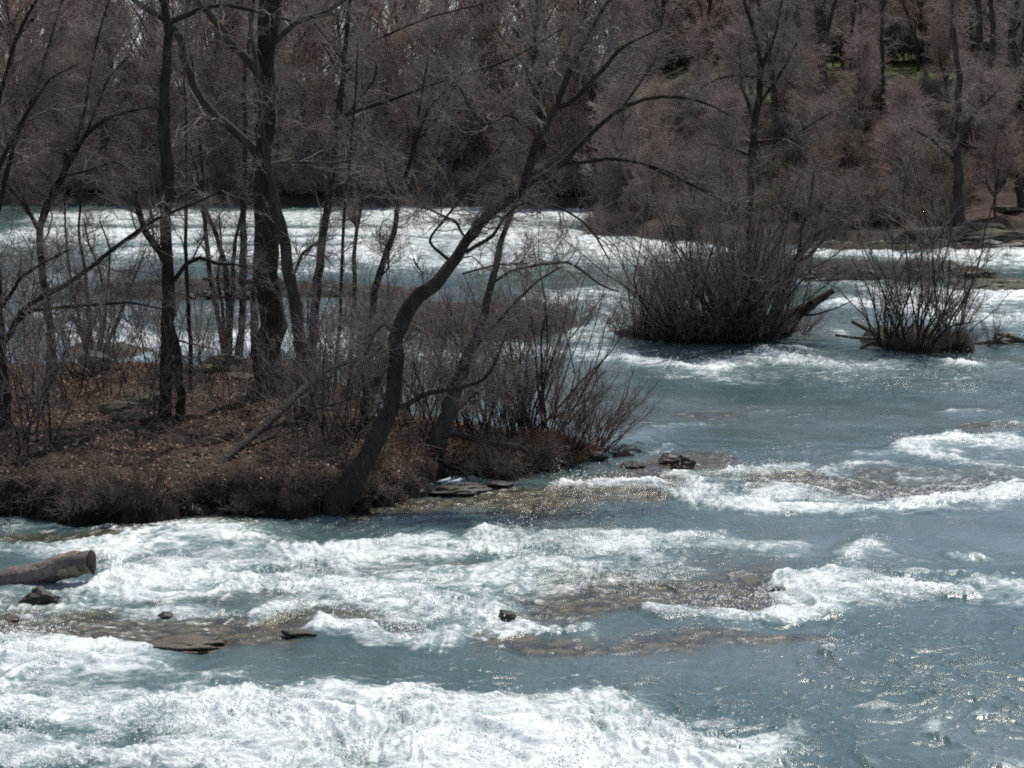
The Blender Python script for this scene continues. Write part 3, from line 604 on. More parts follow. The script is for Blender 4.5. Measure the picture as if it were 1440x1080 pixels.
# fallen trunks on the island
LAST = []
def logobj(name, label, cat, pts, Y=None, hf=None, mat='bark', sides=12, branches=(), spec=None, twig='twig', end=None, lean=0., group=None, dy=0.):
    b = at(pts[0][0], pts[0][1], 0) if hf is None else hit(*pts[0][:2], hf)
    if Y is None: Y = b[1]
    P, R = trace(pts, Y, lean=0); P[:, 1] += np.linspace(0, dy, len(P)); LAST[:] = [P, R]
    root = empty(name, P[0], label, cat, group)
    W = Wood(); W.add(P, R, sides); link('trunk', W.mesh('trunk', M[mat], P[0]), root)
    for q in (0, -1):
        d = nrm(P[q] - P[1 if q == 0 else -2])
        Wc = Wood(); Wc.add(np.array([P[q] - d * .01, P[q] + d * .015, P[q] + d * .02]), np.array([R[q] * 1.0, R[q] * .97, R[q] * .01]), sides)
        link('cut_end', Wc.mesh('cut_end', M[end or mat], P[0]), root)
    al, ar = [P], [R]
    for bb in branches:
        p, r_ = trace(bb, Y); p[:, 1] += dy * .5; W = Wood(); W.add(p, r_, 6); link('branch', W.mesh('branch', M[mat], P[0]), root); al.append(p); ar.append(r_)
    if spec:
        W = Wood(); crown_levels(W, np.array(al), np.array(ar), spec); link('twigs', W.mesh('twigs', M[twig], P[0]), root)
    return root
logobj('fallen_tree', 'fallen grey trunk slanting from the water edge up to the right across the leafy bank', 'fallen tree',
       [(212, 738, 12), (255, 703, 14), (300, 664, 13), (355, 624, 12), (389, 593, 11), (415, 569, 10), (442, 546, 8), (495, 538, 6), (544, 522, 4), (578, 504, 3)], Y=71.5, mat='bark_grey', dy=8,
       branches=[[(350, 632, 7), (400, 614, 6), (424, 602, 4), (470, 590, 3)], [(300, 668, 5), (330, 655, 4), (372, 640, 4), (420, 628, 2)], [(488, 539, 4), (510, 524, 4), (530, 505, 3)]], spec=[dict(n=9, L=(.4, 1.2), K=5, rmin=.005), dict(n=4, L=(.2, .5), K=4, rmin=.004)])
logobj('fallen_limb', 'weathered fallen limb lying low behind the pair of gulls', 'fallen limb', [(612, 618, 6), (640, 608, 8), (680, 622, 9), (730, 628, 8), (745, 640, 4)], hf=h_isl, Y=79, mat='bark_grey', branches=[[(715, 640, 2), (735, 625, 3), (745, 612, 2)]])
logobj('fallen_limb', 'thin dark limb bowed down to the water beside the pair of gulls', 'fallen limb', [(633, 655, 2), (648, 660, 2.5), (657, 672, 2.5), (664, 688, 2.5), (676, 692, 2)], Y=75.5, mat='bark', sides=6)

# leaves, grass, fallen twigs
def scatter_quads(name, pts, size, label_kind, mat, tilt=.9, grass=False):
    n = len(pts); a = rng.uniform(0, 2 * pi, n); s = size * rng.uniform(.5, 1.4, n)
    nv = nrm(np.stack([tilt * rng.normal(size=n), tilt * rng.normal(size=n), np.ones(n)], 1))
    t = nrm(np.cross(nv, np.stack([np.cos(a), np.sin(a), a * 0], 1))); b = np.cross(nv, t)
    q = np.stack([pts - t * s[:, None], pts - b * s[:, None] * .55, pts + t * s[:, None], pts + b * s[:, None] * .55 + nv * s[:, None] * .3], 1)
    if grass:
        h = size * rng.uniform(.5, 1.3, n); d = nrm(np.stack([.55 * rng.normal(size=n), .55 * rng.normal(size=n), np.ones(n)], 1))
        w = np.stack([np.cos(a), np.sin(a), a * 0], 1) * .006
        m1 = pts + d * (h * .55)[:, None]; tip = m1 + nrm(d + .7 * rng.normal(size=(n, 3)) - np.array([0, 0, .5])) * (h * .5)[:, None]
        V = np.stack([pts - w, pts + w, m1 + w * .8, m1 - w * .8, tip], 1).reshape(-1, 3)
        I = np.arange(n)[:, None] * 5; Q = np.concatenate([I + np.array([[0, 1, 2, 3]]), I + np.array([[3, 2, 4, 4]])])
        # second face: a thin triangle made a quad
        V = np.stack([pts - w, pts + w, m1 + w * .8, m1 - w * .8, tip + w * .2, tip - w * .2], 1).reshape(-1, 3)
        I = np.arange(n)[:, None] * 6; Q = np.concatenate([I + np.array([[0, 1, 2, 3]]), I + np.array([[3, 2, 4, 5]])]); per = 6
    else:
        V = q.reshape(-1, 3); Q = np.arange(n * 4).reshape(n, 4); per = 4
    me = mesh_np(name, V, Q, mat, False)
    A = me.attributes.new('tone', 'FLOAT', 'POINT'); A.data.foreach_set('value', np.repeat(rng.uniform(0, 1, n), per).astype(np.float32))
    o = link(name, me); tag(o, kind='stuff'); return o
X = rng.uniform(-30, 5, 120000); Yv = rng.uniform(69, 106, 120000)
k = sdist(X, Yv, ISL) > .25; X, Yv = X[k], Yv[k]
k = (1.3 * fbm(X * .45, Yv * .45, 3) + rng.uniform(-.5, .6, len(X))) > 0; X, Yv = X[k], Yv[k]
o = scatter_quads('fallen_leaves', np.stack([X, Yv, h_isl(X, Yv) + .03], 1), .052, 'stuff', M['leaf']); o['label'] = 'brown dead leaves covering the island floor'
gpts = []
for a, b_, w, h_, n in [(800, 628, 50, 14, 5200), (760, 622, 30, 12, 1600), (835, 636, 20, 8, 1500), (690, 640, 60, 14, 900), (560, 650, 60, 30, 900), (460, 620, 60, 30, 700), (150, 590, 140, 40, 900)]:
    for _ in range(n):
        p = at(a + w * rng.normal() * .55, b_ + h_ * rng.normal() * .55, .4); gpts.append(p)
G = np.array(gpts); G = G[sdist(G[:, 0], G[:, 1], ISL) > .1]; G[:, 2] = h_isl(G[:, 0], G[:, 1])
o = scatter_quads('dead_grass', G, .42, 'stuff', M['grass'], grass=True); o['label'] = 'tan and rust dead grass on the island tip'
n = 3800; X = rng.uniform(-26, 4.5, n * 2); Yv = rng.uniform(69.5, 98, n * 2); k = (sdist(X, Yv, ISL) > .2) & (rng.uniform(0, 1, n * 2) < np.exp(-(Yv - 70) / 16)); X, Yv = X[k], Yv[k]; n = len(X)
P0 = np.stack([X, Yv, h_isl(X, Yv) + rng.uniform(0, .35, n)], 1); d = nrm(np.stack([rng.normal(size=n), rng.normal(size=n), rng.uniform(-.15, .9, n)], 1)); L = rng.uniform(.3, 1.6, n)
PP = np.empty((n, 5, 3)); PP[:, 0] = P0
for k in range(1, 5): PP[:, k] = PP[:, k - 1] + d * (L / 4)[:, None]; d = nrm(d + .22 * rng.normal(size=(n, 3)))
W = Wood(); W.add(PP, np.linspace(1, .4, 5)[None] * rng.uniform(.004, .011, n)[:, None], 3)
q = np.array(near_edge); seg = rng.integers(2, len(q) - 1, 1500); tt = rng.uniform(0, 1, (1500, 1)); e0 = q[seg] * (1 - tt) + q[seg + 1] * tt + rng.normal(size=(1500, 2)) * np.array([.3, .25]) + np.array([0, .45])
PP = np.empty((1500, 6, 3)); PP[:, 0, :2] = e0; PP[:, 0, 2] = h_isl(e0[:, 0], e0[:, 1]) + rng.uniform(0, .25, 1500); d = nrm(np.stack([.9 * rng.normal(size=1500), -.5 - rng.uniform(0, .8, 1500), .3 * rng.normal(size=1500)], 1)); L = rng.uniform(.3, 1.1, 1500)
for k in range(1, 6): PP[:, k] = PP[:, k - 1] + d * (L / 5)[:, None]; d = nrm(d + .3 * rng.normal(size=(1500, 3)) - np.array([0, 0, .22]))
gx_ = 720 + F * PP[:, 0, 0] / PP[:, 0, 1]; keep = (gx_ < 600) | (gx_ > 690); PP = PP[keep]
W2 = Wood(); W2.add(PP, np.linspace(1, .4, 6)[None] * rng.uniform(.005, .020, len(PP))[:, None], 4)
o = link('bank_roots', W2.mesh('bank_roots', M['twig_dark'])); tag(o, 'dark roots and dead stalks hanging over the island bank', kind='stuff')
o = link('undergrowth', W.mesh('undergrowth', M['twig_brush'])); tag(o, 'tangle of fallen twigs and dead stalks on the island floor', kind='stuff')

# ------------------------------------------------------------------ rocks
def rock_mesh(size, seed, mat, cuts=7, sub=4, rough=.16):
    r = np.random.default_rng(seed)
    bm = bmesh.new(); bmesh.ops.create_icosphere(bm, subdivisions=sub, radius=1)
    V = np.array([v.co[:] for v in bm.verts]); Q = np.array([[v.index for v in fc.verts] for fc in bm.faces]); bm.free()
    for _ in range(cuts):
        d = nrm(r.normal(size=3)); c = r.uniform(.45, .8); h = V @ d
        V = V - np.clip(h - c, 0, None)[:, None] * d[None] * .92
    o_ = r.uniform(0, 50)
    n = fbm(V[:, 0] * 1.6 + o_, V[:, 1] * 1.6 + V[:, 2] * 1.3 + o_, 5, .55)
    V = V * (1 + rough * n)[:, None] * np.array(size)
    return mesh_np('rock', V, Q, mat)
def rock(name, label, px, size, seed, mat, hf=None, rz=0., cuts=7, sink=.3, rough=.16, cat='rock', group=None, ry=0.):
    p = hit(px[0], px[1], hf) if hf else at(px[0], px[1], 0.05)
    o = link(name, rock_mesh(size, seed, M[mat], cuts, rough=rough)); o.location = p + np.array([0, 0, size[2] * (1 - 2 * sink)]); o.rotation_euler = (0, ry, rz)
    return tag(o, label, cat, group)
rock('boulder', 'grey boulder standing alone among leaves at the back left of the island', (133, 522), (.62, .5, .52), 3, 'rock_dry', h_isl, sink=.15)
for i, (a, b_, s, lb, mt) in enumerate([
        (165, 580, .5, 'leftmost mossy rock of the row below the grey boulder', 'rock_moss'), (205, 570, .55, 'rounded mossy rock left of the knobbly trunk', 'rock_moss'), (185, 590, .4, 'small mossy rock in front of the row of rocks by the knobbly trunk', 'rock_moss'),
        (315, 520, .75, 'long low rock slab at the back edge of the island behind the crooked stems', 'rock_moss'), (335, 535, .45, 'flat rock left of the foot of the thickest trunk', 'rock_moss'), (352, 562, .3, 'small yellowish rock at the foot of the thickest trunk', 'rock_dry'),
        (285, 528, .5, 'low rock right of the straight thin pole', 'rock_moss'), (55, 575, .2, 'small pale rock lying in leaves at the left of the island', 'rock_dry'), (455, 570, .3, 'small mossy rock right of the smooth grey leaning trunk', 'rock_moss'), (445, 556, .26, 'pale rock behind the smooth grey leaning trunk', 'rock_dry'), (520, 590, .28, 'pale rock at the foot of the snaking trunk', 'rock_dry')]):
    rock('island_rock', lb, (a, b_), (s * 1.5, s, s * .55), 20 + i, mt, h_isl, rng.uniform(-.4, .4))
for i, (a, b_, s) in enumerate([(20, 722, .5), (75, 728, .45), (150, 730, .6), (190, 728, .4), (270, 722, .45), (340, 716, .5), (420, 714, .55), (450, 712, .35), (540, 702, .4), (580, 696, .35), (620, 693, .3), (660, 691, .4), (700, 686, .35), (790, 656, .3), (835, 645, .35)]):
    rock('bank_stone', 'dark wet stone at the foot of the island bank', (a, b_), (s * 1.4, s * .8, s * .5), 50 + i, 'rock_wet', None, rng.uniform(-.5, .5), group='stones along the island bank')
rock('gull_slab', 'flat dark wet slab at the water edge under the pair of gulls', (640, 690), (1.1, .9, .16), 71, 'rock_wet', None, .1, cuts=4)
rock('ledge_rock', 'jagged black rock breaking the small ledge right of the island tip', (958, 660), (.42, .45, .3), 72, 'rock_wet', None, .2, rough=.3, sink=.25)
rock('ledge_rock', 'low dark rock edge awash just left of the lone gull', (890, 656), (.45, .3, .13), 73, 'rock_wet', None, 0)
rock('river_stone', 'small square dark stone alone in the middle of the foaming rapids', (713, 877), (.24, .2, .2), 74, 'rock_wet', None, .1, cuts=9, sink=.15)
rock('log_rock', 'dark mossy rock propping up the sawn log at the left edge', (56, 850), (.48, .38, .26), 75, 'rock_wet', None, .1, rough=.3, sink=.28)
rock('river_stone', 'dark mossy stone at the left edge below the sawn log', (10, 878), (.33, .26, .17), 76, 'rock_wet', None, 0, rough=.25)
rock('tilted_slab', 'black tilted wet slab on the brown shelf at lower left', (152, 905), (.50, .30, .14), 77, 'rock_wet', None, -.25, cuts=5, ry=.12)
rock('shelf_slab', 'broad brown shelf of wet rock with water sliding over it at lower left', (265, 908), (1.2, .8, .11), 78, 'rock_slab', None, .05, cuts=3, sink=.42, rough=.4)
rock('shelf_slab', 'flat dark green wet slab jutting out under the tilted black slab', (120, 912), (.62, .38, .09), 79, 'rock_wet', None, 0, cuts=3)
rock('river_stone', 'small dark stone showing above the shelf of wet rock, right of the tilted slab', (232, 868), (.2, .16, .09), 80, 'rock_wet', None, .3)
rock('river_stone', 'low dark stone awash right of the brown shelf of wet rock', (420, 892), (.4, .22, .09), 81, 'rock_wet', None, 0)
rock('river_stone', 'dark rock lip where the right hand white roller begins', (1100, 835), (.25, .3, .11), 82, 'rock_wet', None, .3)

# sawn log at the left edge
logobj('sawn_log', 'thick bare log with a sawn end poking out over the rapids at the left edge', 'log',
       [(-110, 862, 42), (-40, 833, 40), (0, 816, 37), (30, 806, 35), (60, 796, 33), (100, 783, 32), (122, 777, 32), (141, 773, 30)], Y=62.0, dy=-1.6, mat='log_bare', sides=24, end='log_dark')
o = [c for c in COL.objects if c.name.startswith('sawn_log')][0]
LP, LR = LAST; W = Wood(); W.add(LP[29:35], LR[29:35] * np.array([1.0, 1.035, 1.03, 1.035, 1.03, 1.0]), 24); link('peeled_band', W.mesh('peeled_band', M['log_pale'], o.location), o)
W = Wood(); W.add(LP[19:26] + np.array([0, -.02, -.30]) + np.linspace(0, 1, 7)[:, None] * np.array([0, -.05, .22]), np.linspace(.03, .02, 7), 6); link('root_strand', W.mesh('root_strand', M['log_drift'], o.location), o)

# ------------------------------------------------------------------ gulls
def loft(sec, sides=14):
    """sec: (x, z, half width, half height) stations"""
    V = []; a = np.arange(sides) * 2 * pi / sides
    for x, z, w, h in sec: V.append(np.stack([np.full(sides, x), w * np.cos(a), z + h * np.sin(a)], 1))
    I = np.arange(len(sec) * sides).reshape(len(sec), sides); J = np.roll(I, -1, 1)
    return np.concatenate(V), np.stack([I[:-1], J[:-1], J[1:], I[1:]], -1).reshape(-1, 4)
def gull(loc, rz, label, head_up, group=None):
    root = empty('gull', loc, label, 'gull', group); root.rotation_euler = (0, 0, rz)
    if head_up:
        sec = [(-.20, .17, .005, .005), (-.16, .17, .035, .018), (-.08, .165, .065, .05), (0, .16, .078, .07), (.07, .17, .072, .068), (.115, .205, .05, .055), (.135, .255, .036, .045), (.15, .295, .036, .038), (.18, .30, .03, .03), (.20, .297, .012, .012), (.205, .296, .002, .002)]
        bx, bz = .2, .294
    else:
        sec = [(-.20, .165, .005, .005), (-.16, .17, .035, .02), (-.08, .165, .07, .055), (0, .165, .085, .078), (.07, .18, .08, .078), (.11, .215, .06, .06), (.135, .24, .048, .05), (.165, .245, .036, .038), (.185, .24, .014, .015), (.19, .24, .002, .002)]
        bx, bz = .183, .232
    V, Q = loft(sec); link('body', mesh_np('body', V, Q, M['gull_white']), root)
    for s in (-1, 1):
        w = [(-.27, .178, .003, .003), (-.2, .18, .012, .014), (-.1, .182, .02, .04), (0, .18, .022, .055), (.06, .185, .016, .045), (.095, .19, .003, .01)]
        V, Q = loft(w, 10); V[:, 1] += s * np.interp(V[:, 0], [-.27, -.1, 0, .1], [.02, .062, .07, .058]); link('wing', mesh_np('wing', V, Q, M['gull_grey']), root)
        W = Wood(); W.add(np.array([(.02, s * .03, .11), (.025, s * .03, .05), (.02, s * .03, 0)]), np.array([.008, .006, .006]), 5); W.add(np.array([(.0, s * .03, .004), (.05, s * .035, .004)]), np.array([.006, .018]), 4, True)
        link('leg', W.mesh('leg', M['gull_yellow']), root)
    V, Q = loft([(bx - .01, bz, .010, .012), (bx + .025, bz - .004, .006, .008), (bx + .045, bz - .010, .002, .002)], 8); link('beak', mesh_np('beak', V, Q, M['gull_yellow']), root)
    V, Q = loft([(-.31, .17, .012, .003), (-.25, .175, .02, .008), (-.17, .176, .028, .012)], 8); link('tail', mesh_np('tail', V, Q, M['gull_dark']), root)
    return root
def gpos(a, b_, z): return at(a, b_, z)
gull(gpos(626, 685, .22), radians(25), 'white gull with grey wings standing left in a pair at the water edge', False)
gull(gpos(641, 686, .22), radians(20), 'hunched gull standing right in a pair at the water edge', False)
gull(gpos(938, 645, .24), radians(10), 'lone small gull with raised head above the ledge right of the island', True)
rock('ledge_rock', 'flat wet rock just above water under the lone gull', (937, 651), (.42, .34, .19), 84, 'rock_slab', None, 0)

# ------------------------------------------------------------------ mid-river islets and bars
def mound(name, label, px_poly, top, mat, cell=.2, kind=None, cat='islet', rough=.2, edge=.6):
    poly = np.array(poly_world(px_poly)); x0, y0 = poly.min(0) - 1.5; x1, y1 = poly.max(0) + 1.5
    X, Y = np.meshgrid(np.arange(x0, x1, cell), np.arange(y0, y1, cell * 1.5))
    def h(x, y):
        s = sdist(x, y, poly) + .4 * fbm(np.asarray(x) * .8, np.asarray(y) * .5, 3)
        e = np.clip(s / edge, -1, 1)
        return np.where(e > 0, top * np.sqrt(np.clip(e, 0, 1)) + rough * fbm(np.asarray(x) * .9, np.asarray(y) * .6, 4) * np.clip(e, 0, 1), .5 * e)
    c = poly.mean(0)
    o = link(name, grid_mesh(name, X - c[0], Y - c[1], h(X, Y), M[mat])); o.location = (c[0], c[1], 0)
    tag(o, label, cat, kind=kind); return h
M['mud'] = litter('dark_mud', ((.018, .014, .01), (.05, .037, .027), (.10, .075, .055)), (.02, .016, .012)).m
M['bar'] = litter('bar_soil', ((.022, .017, .012), (.06, .046, .032), (.14, .11, .08)), (.02, .016, .012), 5).m
hA = mound('bush_islet', 'dark root bound islet under the big leafless bush in mid river', [(872, 474), (930, 481), (1000, 484), (1070, 482), (1110, 474), (1125, 464), (1100, 456), (1000, 452), (920, 454), (885, 462)], .55, 'mud')
hB = mound('bush_islet', 'small dark islet under the smaller bush on the right', [(1214, 482), (1240, 494), (1300, 497), (1362, 495), (1372, 486), (1340, 478), (1270, 474), (1225, 474)], .55, 'mud')
hC = mound('river_bar', 'long grassy bar crossing the river behind the smaller bush', [(1085, 388), (1180, 396), (1290, 396), (1385, 386), (1395, 381), (1300, 381), (1180, 379), (1100, 378)], .34, 'bar', .25, rough=.35)
hD = mound('river_bar', 'flat brown rock shelf at the right edge behind the smaller bush', [(1345, 402), (1380, 413), (1470, 412), (1520, 400), (1440, 396), (1360, 395)], .16, 'rock_moss', .2)
hE = mound('river_bar', 'low brown bar seen behind the trunks on the left half of the island', [(140, 416), (220, 421), (320, 418), (480, 419), (560, 425), (610, 420), (560, 412), (430, 408), (330, 402), (200, 405)], .45, 'bar', .25, rough=.42)
hG = mound('river_bar', 'dark slab of rock in the water behind the grey boulder', [(90, 503), (150, 508), (205, 505), (215, 497), (160, 492), (100, 494)], .45, 'rock_moss', .2)
hH = mound('river_bar', 'thin brown bar below the far bank on the right', [(1120, 352), (1200, 354), (1330, 353), (1410, 352), (1330, 349), (1130, 348)], .3, 'bar', .4, rough=.35)
hI = mound('river_bar', 'brush covered bar behind the leaning trunks in mid river', [(500, 452), (600, 475), (720, 478), (800, 470), (815, 455), (700, 440), (560, 438)], .6, 'bar', .3)

bigp = [shrub_meshes(32, 10.8, 1.0, .72, sp2(11, (.7, 2.4), 6, (.3, 1.1), .0068), .042, 'bark', 'twig', q) for q in ((.25, 0), (-.3, .1), (.05, -.2))]
lowp = [shrub_meshes(34, 3.0, .6, .95, sp2(6, (.4, 1.3), 4, (.2, .7), .0072), .02, 'twig', 'twig') for _ in range(3)]
bl = ['leftmost of the tall bushes crowding the mid river islet', 'tall bush left of centre on the mid river islet', 'tallest bush in the middle of the mid river islet', 'tall bush right of centre on the mid river islet', 'right hand tall bush on the mid river islet beside the slanting log', 'tall bush at the back of the mid river islet']
for i, (a, b_, s) in enumerate([(915, 473, .82), (960, 477, .95), (1010, 478, 1.05), (1055, 477, 1.0), (1092, 472, .8), (1030, 466, 1.0)]):
    place_shrub('river_bush', hit(a, b_, hA), bigp[i % 3], bl[i], 'bush', 'tall bushes on the mid river islet', i * 1.3, s)
for i, a in enumerate(np.linspace(885, 1118, 12)):
    place_shrub('low_bush', hit(a, 477 - 4 * abs(i - 5.5) / 5.5 + rng.uniform(-3, 2), hA), lowp[i % 3], 'low dense brush around the foot of the tall bushes on the mid river islet', 'bush', 'low brush on the mid river islet', i * .9, rng.uniform(.55, .95))
smp = [shrub_meshes(28, 7.8, .45, .60, sp2(8, (.5, 1.6), 5, (.25, .9), .0062), .030, 'bark', 'twig') for _ in range(2)]
sl = ['left hand shrub with bowed stems on the small right islet', 'tallest shrub in the middle of the small right islet', 'right hand shrub on the small right islet']
for i, (a, b_, s) in enumerate([(1250, 487, 1.15), (1288, 489, 1.45), (1335, 489, 1.0)]):
    place_shrub('river_bush', hit(a, b_, hB), smp[i % 2], sl[i], 'bush', 'shrubs on the small right islet', i * 2.1, s)
for i, a in enumerate(np.linspace(1225, 1362, 8)):
    place_shrub('low_bush', hit(a, 488 + rng.uniform(-2, 4), hB), lowp[i % 3], 'low dark brush covering the small right islet', 'bush', 'low brush on the small right islet', i * .9, rng.uniform(.22, .42))
place_shrub('river_bush', at(1396, 482, .15), smp[1], 'little twiggy bush on the driftwood right of the small islet', 'bush', None, 1., .36)
for i, a in enumerate(np.linspace(510, 812, 13)):
    place_shrub('low_bush', hit(a, 464 + rng.uniform(-10, 8), hI), lowp[i % 3], 'brown brush on the bar behind the leaning trunks', 'bush', 'brush on the bar behind the leaning trunks', i * .7, rng.uniform(.5, 1.0))
for i, a in enumerate(np.linspace(1090, 1300, 8)):
    place_shrub('low_bush', hit(a, 384, hC), lowp[i % 3], 'low brown brush on the long grassy bar', 'bush', 'brush on the long grassy bar', i * .7, rng.uniform(.4, .7))
for i, (a, b_) in enumerate([(160, 410), (200, 412), (240, 412), (275, 412), (330, 411), (420, 413)]):
    place_shrub('low_bush', hit(a, b_, hE), lowp[i % 3], 'low brown brush on the bar behind the island trunks', 'bush', 'brush on the bar behind the island trunks', i * .7, rng.uniform(.3, .5))
place_shrub('snag_stump', hit(483, 414, hE), shrub_meshes(16, 1.6, .35, .5, sp2(3, (.2, .5), 2, (.1, .3)), .05, 'log_pale', 'log_drift'), 'pale splintered stump on the bar behind the island trunks', 'stump')

for i in range(16):
    a = 1150 + i * 24; rock('shore_rock', 'low dark rock along the water line of the far right bank', (a + rng.uniform(-9, 9), 347 + rng.uniform(-1, 2)), (rng.uniform(.7, 1.6), .6, rng.uniform(.25, .5)), 120 + i, 'rock_wet' if i % 3 else 'rock_moss', None, rng.uniform(-.3, .3), group='rocks along the far right water line')
for i in range(9):
    a = 1350 + i * 14; rock('shelf_rock', 'flat dark stone on the rock shelf at the right edge behind the smaller bush', (a, 404 + rng.uniform(-5, 7)), (rng.uniform(.5, 1.1), .5, rng.uniform(.12, .25)), 150 + i, 'rock_wet' if i % 2 else 'rock_moss', None, rng.uniform(-.3, .3), group='stones on the right rock shelf')
for i in range(18):
    a = 1105 + i * 16.5; rock('bar_rock', 'dark stone half sunk along the long grassy bar', (a + rng.uniform(-5, 5), 389 + rng.uniform(-7, 7)), (rng.uniform(.35, .9), rng.uniform(.3, .6), rng.uniform(.18, .4)), 170 + i, 'rock_wet' if i % 3 else 'rock_moss', None, rng.uniform(-.5, .5), rough=.3, sink=.2, group='stones along the long grassy bar')
for i in range(16):
    a = 150 + i * 28; rock('bar_rock', 'dark stone on the bar seen behind the island trunks', (a + rng.uniform(-8, 8), 415 + rng.uniform(-6, 6)), (rng.uniform(.4, 1.1), rng.uniform(.3, .6), rng.uniform(.2, .42)), 200 + i, 'rock_wet' if i % 3 else 'rock_moss', None, rng.uniform(-.5, .5), rough=.3, sink=.2, group='stones on the bar behind the island')
def bare(name, label, pts, Y, mat='bark', spec=None, twig='twig', dy=0., cat='log', br=(), group=None):
    return logobj(name, label, cat, pts, Y=Y, mat=mat, sides=9, branches=br, spec=spec, twig=twig, dy=dy, group=group)
yA = at(1090, 476)[1]; yB = at(1230, 486)[1]
bare('slanting_log', 'thick dark log slanting up out of the water right of the mid river bushes', [(1062, 482, 20), (1095, 458, 18), (1130, 436, 15), (1155, 420, 11), (1172, 409, 8)], yA, br=[[(1118, 442, 4), (1145, 443, 3), (1180, 432, 2), (1200, 422, 1.5)]])
bare('slanting_tree', 'long dark stem leaning right over the water from the mid river bushes', [(1078, 470, 14), (1100, 405, 12), (1122, 362, 10), (1150, 325, 8), (1182, 295, 6), (1205, 278, 4)], yA, spec=[dict(n=26, L=(.7, 2.2), t=(.25, 1), K=6, rmin=.008, up=.3), dict(n=7, L=(.4, 1.1), K=5, rmin=.007), dict(n=5, L=(.2, .6), K=4, rmin=.0055)], br=[[(1118, 368, 6), (1135, 362, 5), (1165, 330, 4), (1195, 300, 3)], [(1122, 360, 5), (1128, 320, 4), (1140, 280, 3), (1145, 240, 2)]], cat='tree stem')
for a in ([[(1175, 471, 4), (1200, 475, 4), (1240, 477, 6)], yB - 1, 'thin driftwood pole sticking out left of the small islet'], [[(1198, 452, 5), (1215, 461, 6), (1245, 477, 8)], yB, 'pale driftwood branch slanting down onto the small islet from the left'], [[(1210, 490, 5), (1225, 482, 7), (1250, 480, 8)], yB - 2, 'short dark driftwood stub low at the left of the small islet']):
    bare('driftwood', a[2], a[0], a[1], 'log_drift', cat='driftwood')
for i, a in enumerate(([[(1365, 486, 10), (1400, 482, 9), (1450, 478, 8), (1490, 480, 6)], 'driftwood log trailing right from the small islet'], [[(1398, 474, 4), (1410, 482, 5), (1425, 486, 4)], 'short driftwood stick leaning in the pile right of the small islet'], [[(1404, 470, 5), (1425, 474, 6), (1450, 482, 5)], 'pale driftwood piece on top of the pile right of the small islet'], [[(1388, 488, 4), (1402, 478, 4), (1420, 470, 3)], 'dark driftwood stick crossing the pile right of the small islet'])):
    bare('driftwood', a[1], a[0], at(1400, 484)[1] - .3 * i, 'log_drift', cat='driftwood')
for a, lb in (([(155, 402, 6), (230, 398, 7), (300, 404, 6)], 'dark driftwood log lying on the bar behind the knobbly trunk'), ([(285, 392, 5), (340, 396, 8), (400, 400, 9)], 'thick driftwood log on the bar behind the thickest trunk'), ([(420, 408, 4), (480, 405, 5), (560, 411, 4)], 'reddish driftwood pole on the bar right of the thickest trunk')):
    bare('driftwood', lb, a, at(300, 414)[1], 'log_dark', cat='driftwood', spec=[dict(n=8, L=(.5, 1.6), K=5, rmin=.012, up=.4)], twig='twig_red')
bare('driftwood', 'pale broken stick propped on the long grassy bar', [(1153, 366, 3), (1158, 375, 4), (1164, 386, 5)], at(1160, 388)[1], 'log_pale', cat='driftwood')
bare('driftwood', 'dark thin trunk lying along the front of the long grassy bar', [(1080, 402, 4), (1130, 396, 4), (1200, 392, 3), (1230, 394, 2)], at(1160, 398)[1], 'bark', cat='driftwood')
tree('islet_tree', 'tall crooked tree rising behind the mid river bushes with a spray of pale twigs', 'tree',
     [[(1050, 466, 13), (1052, 400, 12), (1054, 330, 10), (1056, 260, 10), (1058, 215, 12), (1061, 170, 9), (1072, 115, 8), (1066, 60, 6), (1045, 0, 5), (1030, -80, 3)]],
     hf=hA, limbs=[[(1062, 170, 7), (1050, 140, 5), (1042, 120, 4), (1040, 60, 3)], [(1060, 200, 5), (1110, 195, 4), (1140, 175, 3), (1175, 155, 2)], [(1058, 220, 4), (1020, 205, 3), (990, 202, 2)], [(1070, 110, 6), (1040, 105, 4), (1010, 110, 3), (985, 125, 3), (968, 150, 2)], [(1070, 100, 6), (1090, 50, 4), (1100, 0, 3)], [(1066, 150, 5), (1100, 100, 4), (1120, 60, 3)]],
     spec=twigs(13, (.8, 2.6), 8, (.5, 1.4), 6, (.3, .8), .3, .0062), sides=9)
th = shrub_meshes(18, 13.0, .35, .32, sp2(11, (.5, 1.4), 9, (.25, .7), .006), .022, 'bark', 'twig_green')
place_shrub('budding_tree', hit(1040, 470, hA), th, 'slender bush with a haze of green buds above the mid river bushes', 'bush')

